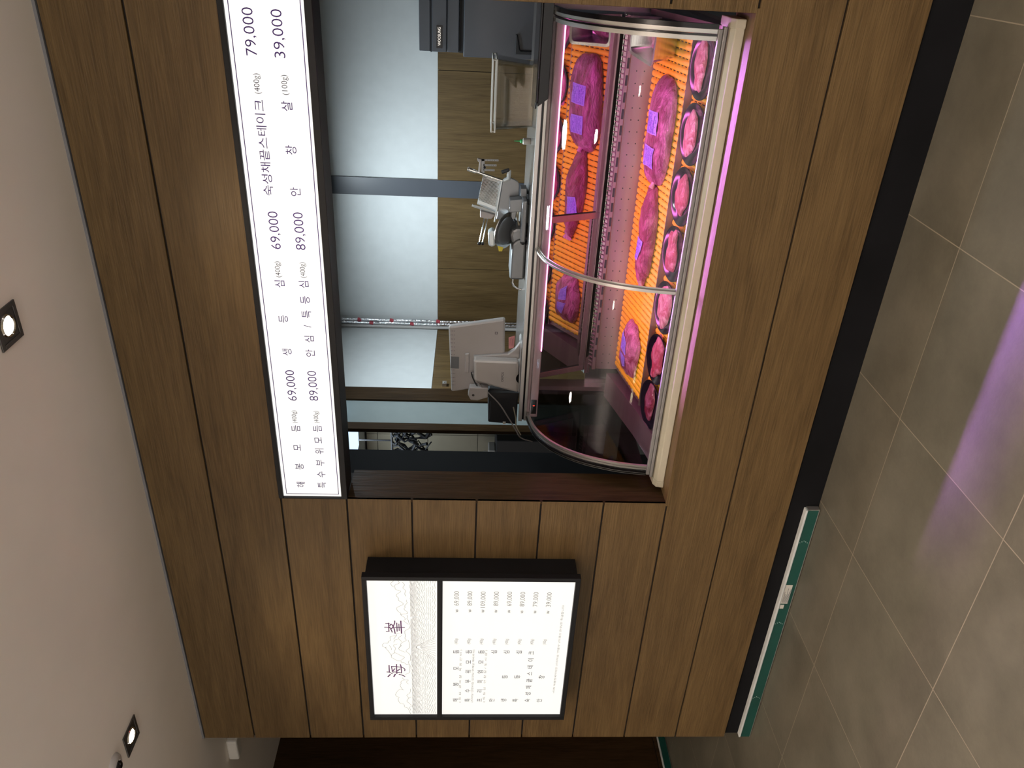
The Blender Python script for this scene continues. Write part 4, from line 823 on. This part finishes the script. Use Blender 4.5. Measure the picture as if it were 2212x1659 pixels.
# blade: a disc leaning back with the table
cx, cz = SL['blade']; MB = Matrix.Translation((cx, 3.385, cz)) @ Matrix.Rotation(math.radians(3), 4, 'Y') @ Matrix.Rotation(math.radians(141), 4, 'X')
bm = B(); lathe(bm, ((0, -.004), (.050, -.004), (.062, -.010), (.082, -.003), (.0835, .0), (.082, .002), (0, .004)), 56, M=MB); bl = loc(obj('blade', bm, M['steel'], t, smooth=True))
bm = B(); lathe(bm, ((0, .006), (.058, .006), (.064, .003), (.0645, .0015)), 48, M=MB); obj('blade_hub', bm, M['grey_cast'], bl, smooth=True)
bm = B(); prism(bm, SL['yellow'], 'Y', 3.338, 3.340); obj('warning_sticker', bm, M['yellow'], bl)
pv('sharpener_cover', SL['cover'], 3.345, 3.40, M['cast'], bevel=.012)
bk = pv('rod_block', SL['block'], 3.38, 3.41, M['white_plastic'], bevel=.003)
for (p, q), b in zip(SL['rods'], SL['balls']):
    bm = B(); tube(bm, ((p[0], 3.385, p[1]), (q[0], 3.385, q[1])), .0022, 8); rd = obj('rod', bm, M['chrome'], bk, smooth=True)
    bm = B(); sphere(bm, (b[0], 3.385, b[1]), .0078); obj('rod_ball', bm, M['black_gloss'], rd, smooth=True)
bm = B(); tube(bm, [(x, 3.395, z) for x, z in SL['strip']], [.006, .003, .005], 8); loc(obj('guard_strip', bm, M['cream'], t, smooth=True))
bm = B(); x, z = SL['foot']; lathe(bm, ((0, 0), (.012, 0), (.013, .004), (.010, .012), (0, .012)), 16, M=Matrix.Translation((x, 3.336, max(z, ZT+.012))) @ Matrix.Rotation(PI/2, 4, 'X')); loc(obj('thickness_knob', bm, M['black_gloss'], t, smooth=True))
# point-of-sale terminal seen from behind
PO = POS
t = thing('pos_terminal', 'white point-of-sale terminal seen from behind, tilted screen on a glossy stand', 'terminal', (-1.78, 3.25, ZT))
mo = pv('monitor', [PO['monitor'][0], PO['monitor'][1], PO['monitor'][2], (-1.900, 1.281), PO['monitor'][4]], 3.272, 3.305, M['white_plastic'], bevel=.009)
bm = B(); prism(bm, PO['vent'], 'Y', 3.2705, 3.273); obj('vent_slot', bm, M['grey_cast'], mo)
bm = B(); prism(bm, PO['bump'], 'Y', 3.258, 3.273); obj('hinge_cap', bm, M['white_plastic'], mo, bevel=.003)
bm = B()
for i in range(15):
    for j in range(3):
        x = -1.62-.0205*i; z = 1.527-.0035*(i/7)-j*.007
        lathe(bm, ((0, 0), (.0017, 0)), 8, M=Matrix.Translation((x, 3.2714, z)) @ Matrix.Rotation(PI/2, 4, 'X'))
obj('speaker_grille', bm, M['grey_ink'], mo)
x, z = PO['logo']; bm = B()
for a, b, c, d in ((-.006, .006, .004, .006), (-.006, .006, -.006, -.004), (-.006, -.004, -.006, .006), (.004, .006, -.006, .006)): box(bm, x+a, x+b, 3.2706, 3.2715, z+c, z+d)
obj('logo', bm, M['ink'], mo)
st = pv('stand', fl(PO['stand']), 3.215, 3.262, M['white_gloss'], bevel=.012)
bm = B(); (xa, za), (xb, zb) = PO['text']; text_into(bm, 'OKPOS', (xa+xb)/2, za, 3.2145, width=abs(xb-xa), height=.011); obj('lettering', bm, M['ink'], st)
x, z = PO['halfdisc']; bm = B(); prism(bm, [(x+.024*math.cos(PI*k/10), ZT+.0005+.019*math.sin(PI*k/10)) for k in range(11)], 'Y', 3.2125, 3.216); obj('cable_hole', bm, M['black_gloss'], st)
pv('foot', fl([(-1.665, 1.206), (-1.655, 1.20), (-1.90, 1.20), (-1.90, 1.206)]), 3.20, 3.34, M['white_plastic'], bevel=.002)
pv('neck', fl([(-1.74, 1.42), (-1.725, 1.26), (-1.70, 1.228), (-1.66, 1.206), (-1.75, 1.206), (-1.76, 1.42)]), 3.255, 3.285, M['white_plastic'], bevel=.004)
o = pv('paper_note', PO['note'], 3.3055, 3.3065, M['pink_note'], bevel=0)
bm = B()
for i in range(4): box(bm, -1.705, -1.668+.004*(i % 2), 3.3045, 3.3055, 1.2515-.005*i-.001, 1.2515-.005*i)
obj('print', bm, M['ink'], o)
t = thing('receipt_printer', 'small white printer box overlapping the corner of the terminal screen', 'printer', (-1.93, 3.25, ZT))
pv('housing', [(min(x, -1.893), z) for x, z in PO['printer']], 3.226, 3.266, M['white_plastic'], bevel=.004)
bm = B(); box(bm, -1.952, -1.925, 3.238, 3.258, ZT, 1.349); loc(obj('pedestal', bm, M['black_matte'], t))
bm = B(); lathe(bm, ((0, 0), (.006, 0), (.007, -.002), (.0, -.002)), 16, M=Matrix.Translation((-1.935, 3.2255, 1.418)) @ Matrix.Rotation(PI/2, 4, 'X')); loc(obj('button', bm, M['grey_trim'], t))
t = thing('computer_box', 'matte black box on the counter beside the white terminal', 'box', (-2.0, 3.25, ZT))
pv('casing', fl([(-1.925, 1.3447), (-1.9165, 1.20), (-2.122, 1.20), (-2.1112, 1.3411)]), 3.265, 3.42, M['black_matte'], bevel=.006)
bm = B(); box(bm, -2.09, -1.99, 3.2635, 3.2650, 1.3330, 1.3352); loc(obj('front_line', bm, M['slate'], t))
x, z = PO['logo2']; bm = B(); box(bm, x-.007, x+.007, 3.2635, 3.2650, z-.007, z+.007); loc(obj('badge', bm, M['frost'], t))
# cables
def cable(P, y, r, label, m, ys=None):
    bm = B(); pts = [(x, y-.02*i/len(P) if ys is None else ys[i], z) for i, (x, z) in enumerate(P)]
    C = []
    for i in range(len(pts)-1):
        p0, p1, p2, p3 = [Vector(pts[max(0, min(len(pts)-1, i+k))]) for k in (-1, 0, 1, 2)]
        for j in range(5):
            u = j/5; C.append(.5*((2*p1)+(-p0+p2)*u+(2*p0-5*p1+4*p2-p3)*u*u+(-p0+3*p1-3*p2+p3)*u**3))
    C.append(Vector(pts[-1])); tube(bm, C, r, 8); return tag(obj('cable', bm, m, smooth=True), label, 'cable')
cable([(x, max(z, 1.2045)) for x, z in PO['cable'][:6]]+[(-2.170, 1.178), (-2.19, 1.12)], 3.235, .0034, 'grey cable drooping from the terminal across the black box', M['cable_grey'])
cable(PO['cable2'], 3.25, .0030, 'short black cable from the terminal hinge down behind the stand', M['black_matte'])
cable([(x, max(z, 1.2045)) for x, z in PO['cable3'][:3]]+[(-2.15, 1.18)], 3.23, .003, 'thin tan cable lying along the foot of the black box', M['cream'])
# clear food bin, bottle, curved handle, black cover
t = thing('storage_bin', 'clear plastic storage bin with a white rim on the counter beside the grey refrigerator', 'bin', (-.60, 3.46, ZT))
bm = B()
def shell(bm, x0, x1, y0, y1, z0, z1, tp, th, r=.03):
    out = [[(x+ (x0+x1)/2, y+(y0+y1)/2, z) for x, y, _ in rr((x1-x0)/2-d, (y1-y0)/2-d, max(.004, r-d), 0)] for d, z in ((tp, z0), (0, z1), (th, z1), (tp+th, z0+th))]
    V = [[bm.verts.new(p) for p in l] for l in out]
    for a, b in zip(V, V[1:]):
        for k in range(len(a)): bm.faces.new((a[k], a[(k+1) % len(a)], b[(k+1) % len(a)], b[k]))
    bm.faces.new(V[0][::-1]); bm.faces.new(V[-1]); bmesh.ops.recalc_face_normals(bm, faces=bm.faces[:])
shell(bm, -.742, -.462, 3.38, 3.56, ZT, 1.352, .018, .004); loc(obj('bin_body', bm, M['clear_bin'], t, smooth=False))
bm = B()
for zz in (1.353, 1.368):
    for a, b, c, d in ((-.746, -.458, 3.376, 3.384), (-.746, -.458, 3.556, 3.564), (-.746, -.738, 3.384, 3.556), (-.466, -.458, 3.384, 3.556)): box(bm, a, b, c, d, zz, zz+.006)
for x in (-.742, -.462):
    for y in (3.38, 3.56): box(bm, x-.003, x+.003, y-.003, y+.003, 1.358, 1.369)
loc(obj('rim', bm, M['frost'], t, bevel=.002))
t = thing('sauce_bottle', 'small white bottle with a green pointed nozzle on the counter', 'bottle', (-.790, 3.44, ZT))
bm = B(); lathe(bm, ((0, 0), (.014, 0), (.0145, .004), (.0135, .030), (.009, .034), (0, .034)), 20); obj('bottle_body', bm, M['frost'], t, smooth=True)
bm = B(); lathe(bm, ((0, .0345), (.0085, .0345), (.007, .043), (.003, .046), (.0012, .070), (0, .070)), 16); obj('nozzle', bm, M['green_plastic'], t, smooth=True)
bm = B(); tube(bm, [(-1.485, 3.46, ZT+.002), (-1.480, 3.46, 1.222), (-1.468, 3.46, 1.238), (-1.450, 3.46, 1.246), (-1.428, 3.46, 1.243), (-1.412, 3.46, 1.232)], [.0045, .0045, .0045, .0045, .004, .003], 10)
tag(obj('curved_handle', bm, M['chrome'], smooth=True), 'small curved chrome handle rising from the counter between slicer and terminal', 'handle')
t = thing('counter_cover', 'black glossy cover over the front edge of the case top below the refrigerator', 'cover', (-.38, 3.05, ZT))
bm = B(); prism(bm, ((CX1+.02, 2.976), (CX1+.02, 3.20), (-.600, 3.20), (-.575, 3.02), (-.545, 2.976)), 'Z', 1.2155, 1.2235); loc(obj('cover_top', bm, M['black_gloss'], t, bevel=.002))
bm = B(); prism(bm, ((CX1+.02, 1.178), (CX1+.02, 1.2150), (-.560, 1.2150), (-.530, 1.178)), 'Y', 2.9775, 2.9885); loc(obj('cover_front', bm, M['black_gloss'], t, bevel=.002))

# ------------------------------------------------------------------ against the back wall
t = thing('refrigerator', 'slate grey refrigerator with a black door handle behind the storage bin', 'refrigerator', (-.15, 4.6, 0))
bm = B(); box(bm, -.566, .40, 4.345, 4.95, .05, 1.728); loc(obj('body', bm, M['slate'], t, bevel=.003))
bm = B(); box(bm, -.563, .40, 4.315, 4.344, 1.672, 1.728); box(bm, -.563, .40, 4.305, 4.344, 1.590, 1.664); box(bm, -.563, .40, 4.310, 4.344, 1.528, 1.587); loc(obj('top_panel', bm, M['slate'], t, bevel=.004))
bm = B(); box(bm, -.566, .40, 4.330, 4.344, 1.507, 1.527); box(bm, -.566, .40, 4.318, 4.344, 1.664, 1.672); loc(obj('shadow_gap', bm, M['black_matte'], t))
bm = B(); box(bm, -.580, .40, 4.298, 4.344, .12, 1.506); dr = loc(obj('door', bm, M['slate'], t, bevel=.005))
bm = B(); prism(bm, ((-.555, 1.245), (-.462, 1.245), (-.462, 1.236), (-.530, 1.222), (-.537, 1.215), (-.537, .95), (-.555, .95)), 'Y', 4.280, 4.2985); obj('door_handle', bm, M['black_matte'], dr, bevel=.004)
bm = B(); box(bm, -.545, -.440, 4.300, 4.3055, 1.613, 1.641); bd = loc(obj('badge', bm, M['black_gloss'], t))
bm = B(); text_into(bm, 'WOOSUNG', -.490, 1.627, 4.2995, width=.085, height=.014); obj('lettering', bm, M['chrome'], bd)
for x in (-.5, .34):
    for y in (4.4, 4.9): bm = B(); lathe(bm, ((0, 0), (.02, 0), (.02, .05), (0, .05)), 12, c=(x, y, 0)); loc(obj('foot', bm, M['black_matte'], t))
for x, lab, tapes in ((-2.388, 'foil-wrapped pipe with red tape on the back wall, first of two from the slicer', (1.40, 1.66, 1.98, 2.20)), (-2.411, 'foil-wrapped pipe in the corner, between the other foil pipe and a white one', (1.52, 1.84, 2.12))):
    t = thing('wall_pipe', lab, 'pipe', (x, 4.96, 0))
    bm = B(); tube(bm, [(x+.0015*math.sin(k*.9+x*90), 4.965, .001+.058*k) for k in range(41)], [.0105+.0009*math.sin(k*2.1+x*50) for k in range(41)], 12); loc(obj('foil_wrap', bm, M['foil'], t, smooth=True))
    for z in tapes:
        bm = B(); tube(bm, ((x-.003, 4.9645, z-.013), (x+.003, 4.9645, z+.013)), .0122, 12); loc(obj('tape_band', bm, M['red_tape'], t, smooth=True))
t = thing('wall_pipe', 'plain white upright pipe in the corner beside the foil-wrapped pipes', 'pipe', (-2.435, 4.96, 0))
bm = B(); tube(bm, ((-2.4355, 4.965, 0), (-2.4355, 4.965, 2.334)), .0125, 14); loc(obj('pipe_run', bm, M['white_plastic'], t, smooth=True))
bm = B(); tube(bm, ((-2.4355, 4.965, 1.06), (-2.4355, 4.965, 1.10)), .0135, 14); loc(obj('pipe_collar', bm, M['alu'], t, smooth=True))
bm = B(); box(bm, -2.4495, -2.430, 4.18, 4.215, 1.575, 1.600); lathe(bm, ((0, 0), (.004, 0), (.004, .006), (0, .006)), 10, M=Matrix.Translation((-2.430, 4.197, 1.588)) @ Matrix.Rotation(PI/2, 4, 'Y'))
tag(obj('wall_bracket', bm, M['alu']), 'small metal bracket on the wood panelling past the terminal screen', 'bracket')
# ------------------------------------------------------------------ room behind the partition
t = thing('ceiling_panel_light', 'bluish square panel light on the ceiling of the room behind the partition', 'ceiling light', (-4.20, 6.18, 2.52))
bm = B(); box(bm, -.32, .32, -.34, .34, -.012, 0); obj('frame', bm, M['white_plastic'], t)
bm = B(); box(bm, -.30, .30, -.32, .32, -.0150, -.0122); obj('diffuser', bm, M['panel_glow'], t)
t = thing('hanging_rack', 'tangled black hanging rack in front of the beige tiled wall', 'rack', (-4.42, 6.5, 2.52))
bm = B(); tube(bm, ((-.02, 0, -.0), (-.02, 0, -.34)), .008, 6); tube(bm, ((-.15, 0, -.34), (.16, 0, -.34)), .012, 8); obj('hanger', bm, M['black_matte'], t)
bm = B()
rnd = random.Random(11)
for i in range(13):
    x = -.15+.026*i; z = -.34; d = rnd.uniform(.22, .42); pts = [(x, 0, z)]; rr_ = [.008]
    for k in range(1, 7):
        pts.append((x+rnd.uniform(-.075, .075), rnd.uniform(-.03, .03), z-d*k/6)); rr_.append(rnd.uniform(.006, .024))
    tube(bm, [tuple(v) for v in pts], rr_, 8)
obj('hooks', bm, M['black_matte'], t, smooth=True)
bm = B(); box(bm, -5.35, -4.45, 6.55, 6.98, 0, 1.145); tag(obj('cupboard', bm, M['black_matte'], bevel=.01), 'black cupboard standing against the beige tiled wall', 'cupboard')
t = thing('kitchen_appliance', 'small white appliance with a red knob on the black cupboard', 'appliance', (-4.74, 6.68, 1.146))
bm = B(); box(bm, -.10, .13, -.08, .08, 0, .075); box(bm, -.10, .02, -.08, .08, .0752, .13); obj('housing', bm, M['white_gloss'], t, bevel=.012)
bm = B(); lathe(bm, ((0, 0), (.016, 0), (.014, .016), (0, .018)), 14, M=Matrix.Translation((.07, -.081, .045)) @ Matrix.Rotation(PI/2, 4, 'X')); obj('knob', bm, M['red_tape'], t, smooth=True)
# round lamps of the shop ceiling
def shop_lamp(x, y, label):
    t = thing('round_ceiling_lamp', label, 'ceiling light', (x, y, 2.335), group='round ceiling lamps over the counter')
    bm = B(); lathe(bm, ((0, -.008), (.072, -.008)), 32); obj('diffuser', bm, M['cool_glow'], t)
    bm = B(); lathe(bm, ((.0722, -.009), (.085, -.006), (.088, 0), (.0722, 0)), 32); obj('rim', bm, M['white_plastic'], t, smooth=True)
shop_lamp(-.90, 3.30, 'round white lamp in the counter ceiling above the slicer')
shop_lamp(-2.53, 2.94, 'round white lamp in the counter ceiling near the dark door')
shop_lamp(-1.50, 4.15, 'round white lamp in the middle of the counter ceiling')
